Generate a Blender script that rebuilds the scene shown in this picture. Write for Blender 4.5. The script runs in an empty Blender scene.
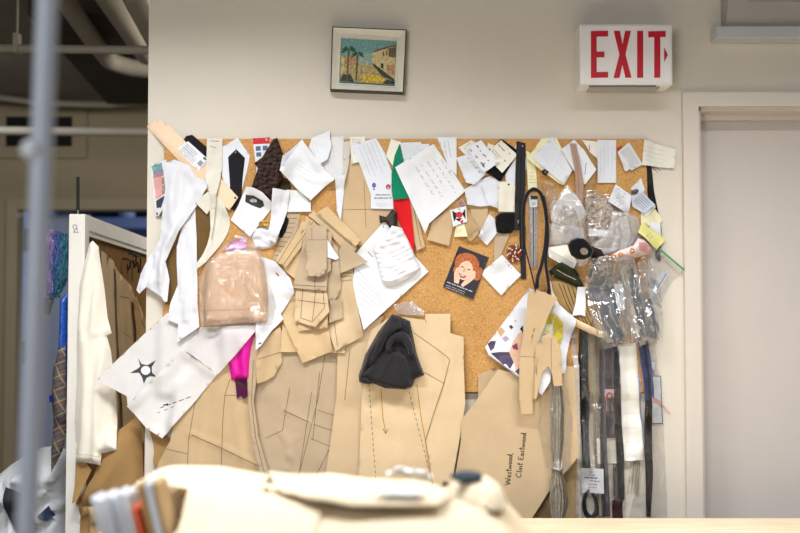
import bpy, bmesh, math, random
import numpy as np
from mathutils import Vector, Matrix
from mathutils.geometry import delaunay_2d_cdt
from mathutils.bvhtree import BVHTree

SC = bpy.context.scene
COL = SC.collection
rnd = random.Random(7)

# ------------------------------------------------------------------ camera
F = 1100.0
CAM = Vector((0.0, -3.52, 1.32))
PITCH = math.atan(46.0 / F)
SHIFT = 22.5 / 800.0
ROLL = 0.0
ROT = Matrix.Rotation(math.pi / 2 + PITCH, 3, 'X') @ Matrix.Rotation(ROLL, 3, 'Z')
cd = bpy.data.cameras.new('camera')
cam = bpy.data.objects.new('camera', cd)
COL.objects.link(cam)
cam.matrix_world = Matrix.Translation(CAM) @ ROT.to_4x4()
cd.sensor_width = 36.0
cd.lens = F * 36.0 / 800.0
cd.shift_y = SHIFT
cd.clip_start = 0.05
cd.dof.use_dof = True
cd.dof.focus_distance = 3.46
cd.dof.aperture_fstop = 2.8
SC.camera = cam


def ray(u, v):
    return ROT @ Vector(((u - 400.0) / F, (266.5 - v) / F + SHIFT * 800.0 / F, -1.0))


def on(u, v, axis, val):
    """point of the plane axis=val seen at photograph position u, v"""
    d = ray(u, v)
    k = (val - CAM[axis]) / d[axis]
    return CAM + d * k


# ------------------------------------------------------------------ colours / materials
def lin(c):
    if isinstance(c, str):
        c = c.lstrip('#')
        c = [int(c[i:i + 2], 16) / 255 for i in (0, 2, 4)]
    return tuple((x / 12.92 if x <= .04045 else ((x + .055) / 1.055) ** 2.4) for x in c)


MATS = {}


def _new(name):
    m = bpy.data.materials.new(name)
    m.use_nodes = True
    nt = m.node_tree
    for n in list(nt.nodes):
        nt.nodes.remove(n)
    out = nt.nodes.new('ShaderNodeOutputMaterial')
    MATS[name] = m
    return m, nt, out


def _noise(nt, scale, detail=4.0, stretch=None, rough=.6):
    tc = nt.nodes.new('ShaderNodeTexCoord')
    mp = nt.nodes.new('ShaderNodeMapping')
    if stretch:
        mp.inputs['Scale'].default_value = stretch
    nt.links.new(tc.outputs['Object'], mp.inputs['Vector'])
    n = nt.nodes.new('ShaderNodeTexNoise')
    n.inputs['Scale'].default_value = scale
    n.inputs['Detail'].default_value = detail
    n.inputs['Roughness'].default_value = rough
    nt.links.new(mp.outputs['Vector'], n.inputs['Vector'])
    return n


def _ramp(nt, fac, stops):
    r = nt.nodes.new('ShaderNodeValToRGB')
    el = r.color_ramp.elements
    while len(el) < len(stops):
        el.new(0.5)
    for e, (p, c) in zip(el, stops):
        e.position = p
        e.color = (*c, 1)
    nt.links.new(fac, r.inputs['Fac'])
    return r


def _bump(nt, h, strength, dist=.002):
    b = nt.nodes.new('ShaderNodeBump')
    b.inputs['Strength'].default_value = strength
    b.inputs['Distance'].default_value = dist
    nt.links.new(h, b.inputs['Height'])
    return b


def mat(name, col, rough=.65, spec=.25, var=.07, scale=30, bump=.0, bscale=None, stretch=None,
        sheen=0, metal=0, transl=0.0):
    if name in MATS:
        return MATS[name]
    m, nt, out = _new(name)
    p = nt.nodes.new('ShaderNodeBsdfPrincipled')
    c = lin(col)
    n = _noise(nt, scale, stretch=stretch)
    r = _ramp(nt, n.outputs['Fac'], [(.28, tuple(x * (1 - var * 1.6) for x in c)), (.72, tuple(min(1, x * (1 + var)) for x in c))])
    nt.links.new(r.outputs['Color'], p.inputs['Base Color'])
    p.inputs['Roughness'].default_value = rough
    p.inputs['Specular IOR Level'].default_value = spec
    p.inputs['Metallic'].default_value = metal
    if sheen:
        p.inputs['Sheen Weight'].default_value = sheen
    if bump:
        b = _noise(nt, bscale or scale * 3, stretch=stretch)
        bb = _bump(nt, b.outputs['Fac'], bump)
        nt.links.new(bb.outputs['Normal'], p.inputs['Normal'])
    sh = p.outputs['BSDF']
    if transl:
        t = nt.nodes.new('ShaderNodeBsdfTranslucent')
        nt.links.new(r.outputs['Color'], t.inputs['Color'])
        mx = nt.nodes.new('ShaderNodeMixShader')
        mx.inputs[0].default_value = transl
        nt.links.new(sh, mx.inputs[1])
        nt.links.new(t.outputs[0], mx.inputs[2])
        sh = mx.outputs[0]
    nt.links.new(sh, out.inputs['Surface'])
    return m


def film(name, tint, cover=.04, edge=.6, rough=.09, bscale=34, bump=1.0, haze=.45):
    """thin clear plastic: mostly transparent, glossy, a little milky"""
    if name in MATS:
        return MATS[name]
    m, nt, out = _new(name)
    tr = nt.nodes.new('ShaderNodeBsdfTransparent')
    tr.inputs['Color'].default_value = (.97, .97, .97, 1)
    g = nt.nodes.new('ShaderNodeBsdfGlossy')
    g.inputs['Roughness'].default_value = rough
    g.inputs['Color'].default_value = (1, 1, 1, 1)
    d = nt.nodes.new('ShaderNodeBsdfDiffuse')
    d.inputs['Color'].default_value = (*lin(tint), 1)
    n = _noise(nt, bscale, 3.0)
    n.inputs['Distortion'].default_value = .8
    b = _bump(nt, n.outputs['Fac'], bump, .006)
    nt.links.new(b.outputs['Normal'], g.inputs['Normal'])
    mg = nt.nodes.new('ShaderNodeMixShader')
    mg.inputs[0].default_value = haze
    nt.links.new(g.outputs[0], mg.inputs[1])
    nt.links.new(d.outputs[0], mg.inputs[2])
    lw = nt.nodes.new('ShaderNodeLayerWeight')
    lw.inputs['Blend'].default_value = .22
    nt.links.new(b.outputs['Normal'], lw.inputs['Normal'])
    mr = nt.nodes.new('ShaderNodeMapRange')
    mr.inputs['To Min'].default_value = cover
    mr.inputs['To Max'].default_value = cover + edge
    nt.links.new(lw.outputs['Facing'], mr.inputs['Value'])
    mx = nt.nodes.new('ShaderNodeMixShader')
    nt.links.new(mr.outputs[0], mx.inputs[0])
    nt.links.new(tr.outputs[0], mx.inputs[1])
    nt.links.new(mg.outputs[0], mx.inputs[2])
    nt.links.new(mx.outputs[0], out.inputs['Surface'])
    return m


def tracing(name, col, see=.2):
    if name in MATS:
        return MATS[name]
    m, nt, out = _new(name)
    n = _noise(nt, 14, 5)
    c = lin(col)
    r = _ramp(nt, n.outputs['Fac'], [(.3, tuple(x * .9 for x in c)), (.7, c)])
    d = nt.nodes.new('ShaderNodeBsdfDiffuse')
    t = nt.nodes.new('ShaderNodeBsdfTranslucent')
    for q in (d, t):
        nt.links.new(r.outputs['Color'], q.inputs['Color'])
    tr = nt.nodes.new('ShaderNodeBsdfTransparent')
    m1 = nt.nodes.new('ShaderNodeMixShader')
    m1.inputs[0].default_value = .2
    nt.links.new(d.outputs[0], m1.inputs[1])
    nt.links.new(t.outputs[0], m1.inputs[2])
    m2 = nt.nodes.new('ShaderNodeMixShader')
    m2.inputs[0].default_value = see
    nt.links.new(m1.outputs[0], m2.inputs[1])
    nt.links.new(tr.outputs[0], m2.inputs[2])
    nt.links.new(m2.outputs[0], out.inputs['Surface'])
    return m


def lamp_mat(name, col, strength):
    m, nt, out = _new(name)
    e = nt.nodes.new('ShaderNodeEmission')
    e.inputs['Color'].default_value = (*lin(col), 1)
    e.inputs['Strength'].default_value = strength
    nt.links.new(e.outputs[0], out.inputs['Surface'])
    return m


# ------------------------------------------------------------------ object helpers
def tag(o, label=None, cat=None, group=None, kind=None):
    if label:
        o['label'] = label
    if cat:
        o['category'] = cat
    if group:
        o['group'] = group
    if kind:
        o['kind'] = kind
    return o


def link(name, me, parent=None, loc=(0, 0, 0)):
    o = bpy.data.objects.new(name, me)
    COL.objects.link(o)
    o.location = loc
    if parent is not None:
        o.parent = parent
        o.location = Vector(loc) - parent['_w'] if '_w' in parent else Vector(loc) - parent.location
    return o


ORIGIN = {}


def place(name, verts, faces, mats, fmat=None, parent=None, smooth=None, origin=None, sharp=()):
    """link one mesh given in world coordinates; its origin goes to the middle (or to origin)"""
    co = np.array([tuple(v) for v in verts], float)
    if origin is None:
        c = (co.min(0) + co.max(0)) / 2
    else:
        c = np.array(origin, float)
    me = bpy.data.meshes.new(name)
    me.from_pydata([tuple(x) for x in co - c], [], [tuple(f) for f in faces])
    for m in (mats if isinstance(mats, (list, tuple)) else [mats]):
        me.materials.append(m)
    if fmat is not None:
        me.polygons.foreach_set('material_index', np.array(fmat, np.int32))
    if smooth is not None:
        if smooth is True:
            smooth = [True] * len(faces)
        me.polygons.foreach_set('use_smooth', np.array(smooth, bool))
    me.update()
    o = bpy.data.objects.new(name, me)
    COL.objects.link(o)
    if parent is not None:
        o.parent = parent
        o.location = Vector(c) - ORIGIN[parent.name]
    else:
        o.location = c
    ORIGIN[o.name] = Vector(c)
    return o


def empty(name, loc):
    o = bpy.data.objects.new(name, None)
    COL.objects.link(o)
    o.location = loc
    o.empty_display_size = .02
    ORIGIN[o.name] = Vector(loc)
    return o


class MB:
    """collects shapes in world coordinates"""
    def __init__(s):
        s.v, s.f, s.m, s.s = [], [], [], []

    def add(s, vs, fs, m=0, sm=False):
        k = len(s.v)
        s.v += [Vector(v) for v in vs]
        for f in fs:
            s.f.append(tuple(i + k for i in f))
            s.m.append(m)
            s.s.append(sm)
        return s

    def box(s, lo, hi, m=0, bevel=0.0):
        lo, hi = Vector(lo), Vector(hi)
        bm = bmesh.new()
        bmesh.ops.create_cube(bm, size=1)
        for v in bm.verts:
            v.co = Vector(((lo[i] + hi[i]) / 2 + v.co[i] * (hi[i] - lo[i]) for i in range(3)))
        if bevel:
            bmesh.ops.bevel(bm, geom=list(bm.edges), offset=bevel, segments=2, affect='EDGES', profile=.6)
        bm.verts.index_update()
        s.add([v.co.copy() for v in bm.verts], [[v.index for v in f.verts] for f in bm.faces], m)
        bm.free()
        return s

    def prism(s, pts, axis, a, b, m=0):
        """polygon pts (2-D in the other two axes) extruded along axis from a to b"""
        o = [i for i in range(3) if i != axis]
        vs = []
        for t in (a, b):
            for p in pts:
                v = [0, 0, 0]
                v[axis] = t
                v[o[0]], v[o[1]] = p
                vs.append(v)
        n = len(pts)
        fs = [list(range(n))[::-1], list(range(n, 2 * n))] + [[i, (i + 1) % n, n + (i + 1) % n, n + i] for i in range(n)]
        return s.add(vs, fs, m)

    def tube(s, pts, r, seg=8, m=0, caps=True):
        pts = [Vector(p) for p in pts]
        rr = r if isinstance(r, (list, tuple)) else [r] * len(pts)
        vs, fs = [], []
        ref = None
        for i, p in enumerate(pts):
            t = (pts[min(i + 1, len(pts) - 1)] - pts[max(i - 1, 0)])
            if t.length < 1e-9:
                t = Vector((0, 0, 1))
            t.normalize()
            if ref is None:
                ref = t.orthogonal().normalized()
            ref = (ref - t * ref.dot(t))
            if ref.length < 1e-6:
                ref = t.orthogonal()
            ref.normalize()
            bn = t.cross(ref)
            for k in range(seg):
                a = 2 * math.pi * k / seg
                vs.append(p + (ref * math.cos(a) + bn * math.sin(a)) * rr[i])
        for i in range(len(pts) - 1):
            for k in range(seg):
                fs.append([i * seg + k, i * seg + (k + 1) % seg, (i + 1) * seg + (k + 1) % seg, (i + 1) * seg + k])
        s.add(vs, fs, m, True)
        if caps:
            n = len(pts)
            s.add(vs[:seg], [list(range(seg))[::-1]], m)
            s.add(vs[-seg:], [list(range(seg))], m)
        return s

    def ball(s, c, r, m=0, sx=1, sy=1, sz=1, sub=2):
        bm = bmesh.new()
        bmesh.ops.create_icosphere(bm, subdivisions=sub, radius=1)
        bm.verts.index_update()
        s.add([Vector((c[0] + v.co.x * r * sx, c[1] + v.co.y * r * sy, c[2] + v.co.z * r * sz)) for v in bm.verts],
              [[v.index for v in f.verts] for f in bm.faces], m, True)
        bm.free()
        return s

    def build(s, name, mats, parent=None, origin=None):
        return place(name, s.v, s.f, mats, s.m, parent, s.s, origin)


# ------------------------------------------------------------------ planes with a relief
class Plane:
    """a plane on which sheets are stacked: remembers how high the stack is everywhere"""
    def __init__(s, O, U, V, a0, a1, b0, b1, cell=.003):
        s.O, s.U, s.V = Vector(O), Vector(U).normalized(), Vector(V).normalized()
        s.N = s.U.cross(s.V)
        s.a0, s.b0, s.c = a0, b0, cell
        s.na, s.nb = int((a1 - a0) / cell) + 1, int((b1 - b0) / cell) + 1
        s.H = np.zeros((s.nb, s.na))

    def px(s, u, v, h=0.0):
        d = ray(u, v)
        o = s.O + s.N * h
        k = (o - CAM).dot(s.N) / d.dot(s.N)
        p = CAM + d * k - s.O
        return p.dot(s.U), p.dot(s.V)

    def w(s, a, b, h):
        return s.O + s.U * a + s.V * b + s.N * h


def pip(poly, A, B):
    ins = np.zeros(A.shape, bool)
    n = len(poly)
    for i in range(n):
        x1, y1 = poly[i]
        x2, y2 = poly[(i + 1) % n]
        if y1 == y2:
            continue
        c = (y1 > B) != (y2 > B)
        ins ^= c & (A < (x2 - x1) * (B - y1) / (y2 - y1) + x1)
    return ins


def segdist(lines, A, B, closed=False):
    """distance to a polyline"""
    d = np.full(A.shape, 1e9)
    n = len(lines)
    for i in range(n if closed else n - 1):
        x1, y1 = lines[i]
        x2, y2 = lines[(i + 1) % n]
        dx, dy = x2 - x1, y2 - y1
        L = dx * dx + dy * dy + 1e-12
        t = np.clip(((A - x1) * dx + (B - y1) * dy) / L, 0, 1)
        d = np.minimum(d, (A - x1 - t * dx) ** 2 + (B - y1 - t * dy) ** 2)
    return np.sqrt(d)


def _shift_op(G, r, op):
    R = G.copy()
    for k in range(1, r + 1):
        R[:, k:] = op(R[:, k:], G[:, :-k])
        R[:, :-k] = op(R[:, :-k], G[:, k:])
    Q = R.copy()
    for k in range(1, r + 1):
        Q[k:, :] = op(Q[k:, :], R[:-k, :])
        Q[:-k, :] = op(Q[:-k, :], R[k:, :])
    return Q


def _box(G, r):
    P = np.pad(G, r, mode='edge')
    C = np.cumsum(np.pad(P, ((1, 0), (0, 0))), 0)
    P = (C[2 * r + 1:] - C[:-2 * r - 1])
    C = np.cumsum(np.pad(P, ((0, 0), (1, 0))), 1)
    return (C[:, 2 * r + 1:] - C[:, :-2 * r - 1])


def smooth_poly(p, it):
    for _ in range(it):
        q = []
        n = len(p)
        for i in range(n):
            a, b = p[i], p[(i + 1) % n]
            q.append((a[0] * .75 + b[0] * .25, a[1] * .75 + b[1] * .25))
            q.append((a[0] * .25 + b[0] * .75, a[1] * .25 + b[1] * .75))
        p = q
    return p


def resample(p, s, closed=True):
    q = []
    n = len(p)
    for i in range(n if closed else n - 1):
        a, b = p[i], p[(i + 1) % n]
        L = math.hypot(b[0] - a[0], b[1] - a[1])
        k = max(1, int(math.ceil(L / s)))
        for j in range(k):
            q.append((a[0] + (b[0] - a[0]) * j / k, a[1] + (b[1] - a[1]) * j / k))
    if not closed:
        q.append(p[-1])
    return q


def cdt(poly, step, jit=0, holes=()):
    """triangulate a polygon with inner points; returns points, triangles, number of rim points"""
    rim = resample(poly, step)
    P = np.array(rim)
    lo, hi = P.min(0), P.max(0)
    ys = np.arange(lo[1] + step * .5, hi[1], step * .87)
    g = []
    for i, y in enumerate(ys):
        xs = np.arange(lo[0] + (step * .5 if i % 2 else 0), hi[0], step)
        g += [(x, y) for x in xs]
    loops = [rim] + [resample(h, step) for h in holes]
    inner = []
    if g:
        G = np.array(g)
        A, B = G[:, 0], G[:, 1]
        ins = pip(rim, A, B) & (segdist(rim, A, B, True) > step * .45)
        for h in loops[1:]:
            ins &= ~pip(h, A, B) & (segdist(h, A, B, True) > step * .45)
        inner = [tuple(x) for x in G[ins]]
    pts, edges = [], []
    for L in loops:
        k = len(pts)
        pts += L
        edges += [(k + i, k + (i + 1) % len(L)) for i in range(len(L))]
    pts += inner
    vs, es, fs, _, _, _ = delaunay_2d_cdt([Vector(p) for p in pts], edges, [], 0, 1e-7)
    vs = [(v.x, v.y) for v in vs]
    T = np.array([f for f in fs if len(f) == 3])
    X = np.array(vs)
    C = X[T].mean(1)
    ok = pip(loops[0], C[:, 0], C[:, 1])
    for h in loops[1:]:
        ok &= ~pip(h, C[:, 0], C[:, 1])
    T = T[ok]
    # make every triangle counter-clockwise
    a, b, c = X[T[:, 0]], X[T[:, 1]], X[T[:, 2]]
    s = (b[:, 0] - a[:, 0]) * (c[:, 1] - a[:, 1]) - (b[:, 1] - a[:, 1]) * (c[:, 0] - a[:, 0])
    T[s < 0] = T[s < 0][:, ::-1]
    return vs, [tuple(int(i) for i in t) for t in T[np.abs(s) > 1e-12]]


def waves(A, B, amp, wl, ang, seed):
    """0..amp crumple made of a few sine trains"""
    r = random.Random(seed)
    S = np.zeros(A.shape)
    n = 5
    for _ in range(n):
        a = r.uniform(0, math.pi) if ang is None else math.radians(ang) + r.uniform(-.3, .3)
        k = 2 * math.pi / (wl * r.uniform(.7, 1.5))
        ph = r.uniform(0, 6.3)
        a2 = a + math.pi / 2
        wob = .35 * np.sin((A * math.cos(a2) + B * math.sin(a2)) * k * .4 + ph * 1.7)
        S += np.sin((A * math.cos(a) + B * math.sin(a)) * k + ph + wob * 2)
    return amp * (.5 + .5 * np.tanh(S / 2))


def piece(name, out, mats, label=None, cat=None, group=None, kind=None, parent=None, pl=None, t=.0004,
          step=.010, smooth=0, r=.012, pin=None, curl=.004, bulge=0, bw=.02, solid=False, wr=(), ridges=(),
          strokes=(), fills=(), lift=.0004, h0=None, world=False, holes=(), keep=True, fn=None, soft=None, mr=.0004):
    """one sheet, card, cloth or bag lying on what is already stacked on plane pl.
    out: outline (photograph positions traced on the plane, or plane coordinates with world=True)"""
    pl = pl or WALL
    mats = mats if isinstance(mats, (list, tuple)) else [mats]

    def tr(pts, h):
        return [tuple(p) for p in pts] if world else [pl.px(u, v, h) for u, v in pts]

    h = .01
    c = pl.c
    for _ in range(2 if not world else 1):
        poly = tr(out, h)
        if smooth:
            poly = smooth_poly(poly, smooth)
        P = np.array(poly)
        R = max(1, int(round(r / c)))
        i0 = max(0, int((P[:, 0].min() - pl.a0) / c) - 2 * R - 2)
        i1 = min(pl.na, int((P[:, 0].max() - pl.a0) / c) + 2 * R + 4)
        j0 = max(0, int((P[:, 1].min() - pl.b0) / c) - 2 * R - 2)
        j1 = min(pl.nb, int((P[:, 1].max() - pl.b0) / c) + 2 * R + 4)
        aa = pl.a0 + np.arange(i0, i1) * c
        bb = pl.b0 + np.arange(j0, j1) * c
        A, B = np.meshgrid(aa, bb)
        ins = pip(poly, A, B)
        ins = _shift_op(ins, 1, np.logical_or)
        Hs = pl.H[j0:j1, i0:i1]
        if h0 is None:
            h = float(np.mean(Hs[ins])) + bulge * .5 + .001
        else:
            h = h0
    if h0 is None:
        G = _shift_op(np.where(ins, Hs, -1.0), R, np.maximum)
        M = (G > -.5).astype(float)
        num, den = _box(np.where(G > -.5, G, 0) * M, R), _box(M, R)
        base = num / np.maximum(den, 1e-6)
        base = np.where(den > 0, base, 0)
        if soft:
            lo_ = base[ins].max()
            base = np.where(ins, base + (lo_ - base) * soft, base)
    else:
        base = np.full(Hs.shape, float(h0))
    hole_polys = [tr(q, h) for q in holes]
    pin_ab = tr([pin], h)[0] if pin else max(poly, key=lambda p: p[1])
    dmax = max(math.hypot(p[0] - pin_ab[0], p[1] - pin_ab[1]) for p in poly) or 1
    rid = [(tr(q, h), wd * .0032, hh) for q, wd, hh in ridges]

    def bil(G, a, b):
        x = np.clip((a - aa[0]) / c, 0, len(aa) - 1.001)
        y = np.clip((b - bb[0]) / c, 0, len(bb) - 1.001)
        i, j = x.astype(int), y.astype(int)
        fx, fy = x - i, y - j
        return (G[j, i] * (1 - fx) * (1 - fy) + G[j, i + 1] * fx * (1 - fy) + G[j + 1, i] * (1 - fx) * fy + G[j + 1, i + 1] * fx * fy)

    def prof(a, b):
        z = np.zeros(a.shape)
        if curl:
            z += curl * (((a - pin_ab[0]) ** 2 + (b - pin_ab[1]) ** 2) / dmax ** 2)
        for amp, wl, ang, sd in wr:
            z += waves(a, b, amp, wl, ang, sd)
        for q, wd, hh in rid:
            z += hh * np.exp(-(segdist(q, a, b) / wd) ** 2)
        if fn:
            z += fn(a, b)
        if bulge:
            z += bulge
        if bulge or solid:
            q = np.clip(segdist(poly, a, b, True) / bw, 0, 1)
            z = z * np.sqrt(np.clip(1 - (1 - q) ** 2, 0, 1))
        return z

    vs, tri = cdt(poly, step, holes=hole_polys)
    X = np.array(vs)
    hb = bil(base, X[:, 0], X[:, 1]) + lift
    hz = hb + np.maximum(prof(X[:, 0], X[:, 1]), -lift * .5 if not solid else 0)
    if pl is WALL and hb.min() < .0012:
        hb = hb - hb.min() - .0003
        hz = np.where(hz < .0012, hz - lift - .0003, hz)
    n = len(vs)
    front = [pl.w(X[i, 0], X[i, 1], hz[i] + t) for i in range(n)]
    if solid:
        back = [pl.w(X[i, 0], X[i, 1], min(hb[i], hz[i])) for i in range(n)]
    else:
        back = [pl.w(X[i, 0], X[i, 1], hz[i]) for i in range(n)]
    V = front + back
    Fc = [t_ for t_ in tri] + [tuple(i + n for i in t_[::-1]) for t_ in tri]
    sm = [True] * len(Fc)
    cnt = {}
    for t_ in tri:
        for k in range(3):
            e = (t_[k], t_[(k + 1) % 3])
            cnt[e] = 1
    rimv = {}
    for (i, j) in list(cnt):
        if (j, i) not in cnt:
            q = []
            for x in (j, i, i + n, j + n):
                if x not in rimv:
                    rimv[x] = len(V)
                    V.append(V[x])
                q.append(rimv[x])
            Fc.append(tuple(q))
            sm.append(bool(solid))
    fm = [0] * len(Fc)
    # marks printed, drawn or sewn on the front
    if strokes or fills:
        bv = BVHTree.FromPolygons([tuple(v) for v in front], tri)

        def hit(a, b, off):
            o = pl.w(a, b, 2.0)
            loc, _, _, _ = bv.ray_cast(o, -pl.N)
            return None if loc is None else loc + pl.N * off
        off = mr
        for q, mi in fills:
            pq = tr(q, h)
            mv, mt = cdt(pq, max(step * .7, .004))
            ok = [hit(a, b, off) for a, b in mv]
            k = len(V)
            idx = {}
            for i, p in enumerate(ok):
                if p is not None:
                    idx[i] = len(V)
                    V.append(p)
            for t_ in mt:
                if all(i in idx for i in t_):
                    Fc.append(tuple(idx[i] for i in t_))
                    fm.append(mi)
                    sm.append(True)
            off += .00008
        off += .0001
        for q, wd, mi in strokes:
            pq = resample(tr(q, h), .004, False)
            hw = wd * .0016
            prev = None
            for i, p in enumerate(pq):
                a0, a1 = pq[max(0, i - 1)], pq[min(len(pq) - 1, i + 1)]
                dx, dy = a1[0] - a0[0], a1[1] - a0[1]
                L = math.hypot(dx, dy) or 1
                nx, ny = -dy / L * hw, dx / L * hw
                l, rr_ = hit(p[0] + nx, p[1] + ny, off), hit(p[0] - nx, p[1] - ny, off)
                if l is None or rr_ is None:
                    prev = None
                    continue
                k = len(V)
                V += [l, rr_]
                if prev is not None:
                    Fc.append((prev, prev + 1, k + 1, k))
                    fm.append(mi)
                    sm.append(True)
                prev = k
    o = place(name, V, Fc, list(mats), fm, parent, sm)
    tag(o, label, cat, group, kind)
    if keep:
        top = base + lift + t + np.maximum(prof(A, B), 0)
        pl.H[j0:j1, i0:i1] = np.where(ins, np.maximum(Hs, top), Hs)
    return o


# ------------------------------------------------------------------ marks
def scrib(u, v, ang, length, size, seed, wd=.45, mi=1, slope=.55):
    """a line of illegible handwriting: wavy strokes in words"""
    r = random.Random(seed)
    c, s = math.cos(math.radians(ang)), math.sin(math.radians(ang))
    out, x = [], 0.0
    while x < length:
        wl = min(r.uniform(3, 9) * size / 3, length - x)
        pts = []
        k = max(3, int(wl / (size * .32)))
        for i in range(k):
            y = (r.uniform(.25, 1.0) if i % 2 else r.uniform(-.15, .2)) * size * (1.5 if r.random() < .12 else .9)
            xx = x + wl * i / k + y * .25
            pts.append((u + xx * c + y * s, v + xx * s - y * c))
        if len(pts) > 1:
            out.append((pts, wd, mi))
        x += wl + size * r.uniform(.5, 1.1)
    return out


def rules(u, v, ang, n, dy, length, seed, wd=.45, mi=1, dash=True, jit=.25):
    """n lines of small print (dashes) below one another"""
    r = random.Random(seed)
    c, s = math.cos(math.radians(ang)), math.sin(math.radians(ang))
    out = []
    for i in range(n):
        x = 0.0
        L = length * (1 - r.uniform(0, jit))
        while x < L:
            wl = min(r.uniform(2, 6) if dash else L, L - x)
            a = (u + x * c - i * dy * s, v + x * s + i * dy * c)
            b = (u + (x + wl) * c - i * dy * s, v + (x + wl) * s + i * dy * c)
            if wl > .4:
                out.append(([a, b], wd, mi))
            x += wl + r.uniform(.5, 1.1)
    return out


def dashes(p, q, on_, off_, wd, mi=1):
    L = math.hypot(q[0] - p[0], q[1] - p[1])
    x, out = 0, []
    while x < L:
        y = min(x + on_, L)
        f = lambda k: (p[0] + (q[0] - p[0]) * k / L, p[1] + (q[1] - p[1]) * k / L)
        out.append(([f(x), f(y)], wd, mi))
        x = y + off_
    return out


GLYPH = {
    'W': (1.2, [[(0, 1), (.25, 0), (.55, .85), (.85, 0), (1.15, 1.05)]]),
    'C': (.85, [[(.72, .82), (.45, 1), (.1, .7), (.05, .3), (.3, 0), (.75, .2)]]),
    'E': (.62, [[(.55, .92), (.15, .9), (.1, .5), (.42, .5), (.1, .45), (.08, .05), (.58, .05)]]),
    'N': (.75, [[(.05, 0), (.1, 1), (.6, .02), (.68, 1.0)]]),
    'T': (.7, [[(0, .95), (.7, 1)], [(.36, 1), (.33, 0)]]),
    'J': (.55, [[(.15, 1), (.5, 1)], [(.38, 1), (.33, .1), (.1, .02), (.02, .2)]]),
    'e': (.5, [[(.05, .28), (.42, .34), (.32, .55), (.12, .5), (.05, .2), (.22, 0), (.48, .12)]]),
    's': (.42, [[(.38, .5), (.18, .56), (.1, .4), (.32, .2), (.24, .02), (.02, .06)]]),
    't': (.4, [[(.18, 1), (.16, .1), (.36, .02)], [(-.02, .62), (.42, .68)]]),
    'w': (.72, [[(0, .5), (.14, 0), (.34, .42), (.5, 0), (.7, .52)]]),
    'o': (.5, [[(.28, .52), (.06, .35), (.1, .04), (.38, .05), (.46, .38), (.28, .52)]]),
    'd': (.55, [[(.42, .45), (.2, .52), (.05, .25), (.18, 0), (.42, .2), (.48, 1.05), (.46, .1), (.56, .02)]]),
    'l': (.26, [[(.12, 1), (.1, .1), (.24, .02)]]),
    'i': (.24, [[(.1, .5), (.1, .05), (.22, .02)], [(.1, .72), (.12, .76)]]),
    'n': (.52, [[(.05, .5), (.06, 0), (.1, .38), (.3, .5), (.4, .3), (.42, .02), (.5, .05)]]),
    'a': (.52, [[(.4, .45), (.18, .5), (.05, .22), (.18, 0), (.38, .2), (.42, .48), (.42, .06), (.52, .02)]]),
    ',': (.2, [[(.1, .06), (.04, -.2)]]),
    '.': (.2, [[(.06, .03), (.1, .06)]]),
    ' ': (.35, []),
}


def text(s, u, v, ang, size, wd=.6, mi=1, gap=.08):
    c, sn = math.cos(math.radians(ang)), math.sin(math.radians(ang))
    x, out = 0.0, []
    for ch in s:
        w, ls = GLYPH[ch]
        for l in ls:
            p = [(u + (x + gx * size) * c + gy * size * sn, v + (x + gx * size) * sn - gy * size * c) for gx, gy in l]
            out.append((p, wd, mi))
        x += (w + gap) * size
    return out


def ell(cu, cv, ru, rv, n=18, rot=0):
    c, s = math.cos(math.radians(rot)), math.sin(math.radians(rot))
    return [(cu + ru * math.cos(t) * c - rv * math.sin(t) * s, cv + ru * math.cos(t) * s + rv * math.sin(t) * c)
            for t in [2 * math.pi * i / n for i in range(n)]]


def hank(name, path, width, n, mats, pl=None, h=.01, depth=.006, rad=.0009, seed=1, wav=.0, loop=False, parent=None,
         world=False, sides=3, flare=0.0):
    """a hank of hair / yarn / tinsel: many separate strands running along a path"""
    pl = pl or WALL
    r = random.Random(seed)
    P = np.array([pl.px(u, v, h or .012) for u, v in path])
    W = np.array(width) * .0016
    mb = MB()
    m = len(P)
    tt = np.linspace(0, m - 1, max(m * 4, 12))
    ax, ay, ww = (np.interp(tt, range(m), q) for q in (P[:, 0], P[:, 1], W))
    hb = np.full(len(tt), float(h or 0))
    if h is None:
        hb = np.array([pl.H[int((y - pl.b0) / pl.c), int((x - pl.a0) / pl.c)] for x, y in zip(ax, ay)])
        for k in range(24):
            hb[1:-1] = np.maximum(hb[1:-1], (hb[:-2] + hb[2:]) / 2)
        hb = hb + np.where(hb > .003, .001, -.0004)
    for k in range(3):
        ax[1:-1] = (ax[:-2] + 2 * ax[1:-1] + ax[2:]) / 4
        ay[1:-1] = (ay[:-2] + 2 * ay[1:-1] + ay[2:]) / 4
    nm = len(mats) if isinstance(mats, (list, tuple)) else 1
    for i in range(n):
        o = r.uniform(-1, 1)
        d = r.uniform(0, 1) * math.sqrt(max(0, 1 - o * o * .9))
        ph, fr = r.uniform(0, 6.3), r.uniform(.6, 1.4)
        i0 = r.randint(0, 2)
        i1 = len(tt) - (r.randint(0, max(1, int(len(tt) * flare))) if flare else 0)
        pts = []
        for j in range(i0, i1):
            dx = ax[min(j + 1, len(tt) - 1)] - ax[max(j - 1, 0)]
            dy = ay[min(j + 1, len(tt) - 1)] - ay[max(j - 1, 0)]
            L = math.hypot(dx, dy) or 1
            off = o * ww[j] + wav * math.sin(ph + fr * j * 1.3) + .0006 * math.sin(ph * 3 + j)
            hj = hb[j]
            dd = hj + depth * d + wav * .6 * math.cos(ph * 2 + fr * j * 1.1)
            pts.append(pl.w(ax[j] - dy / L * off, ay[j] + dx / L * off, max(dd, hj)))
        if len(pts) > 1:
            mi = min(nm - 1, int((o * .5 + .5 + r.uniform(-.15, .15)) * nm)) if nm > 1 else 0
            mb.tube(pts, rad, sides, max(0, mi), caps=False)
    return mb.build(name, mats, parent)
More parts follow.
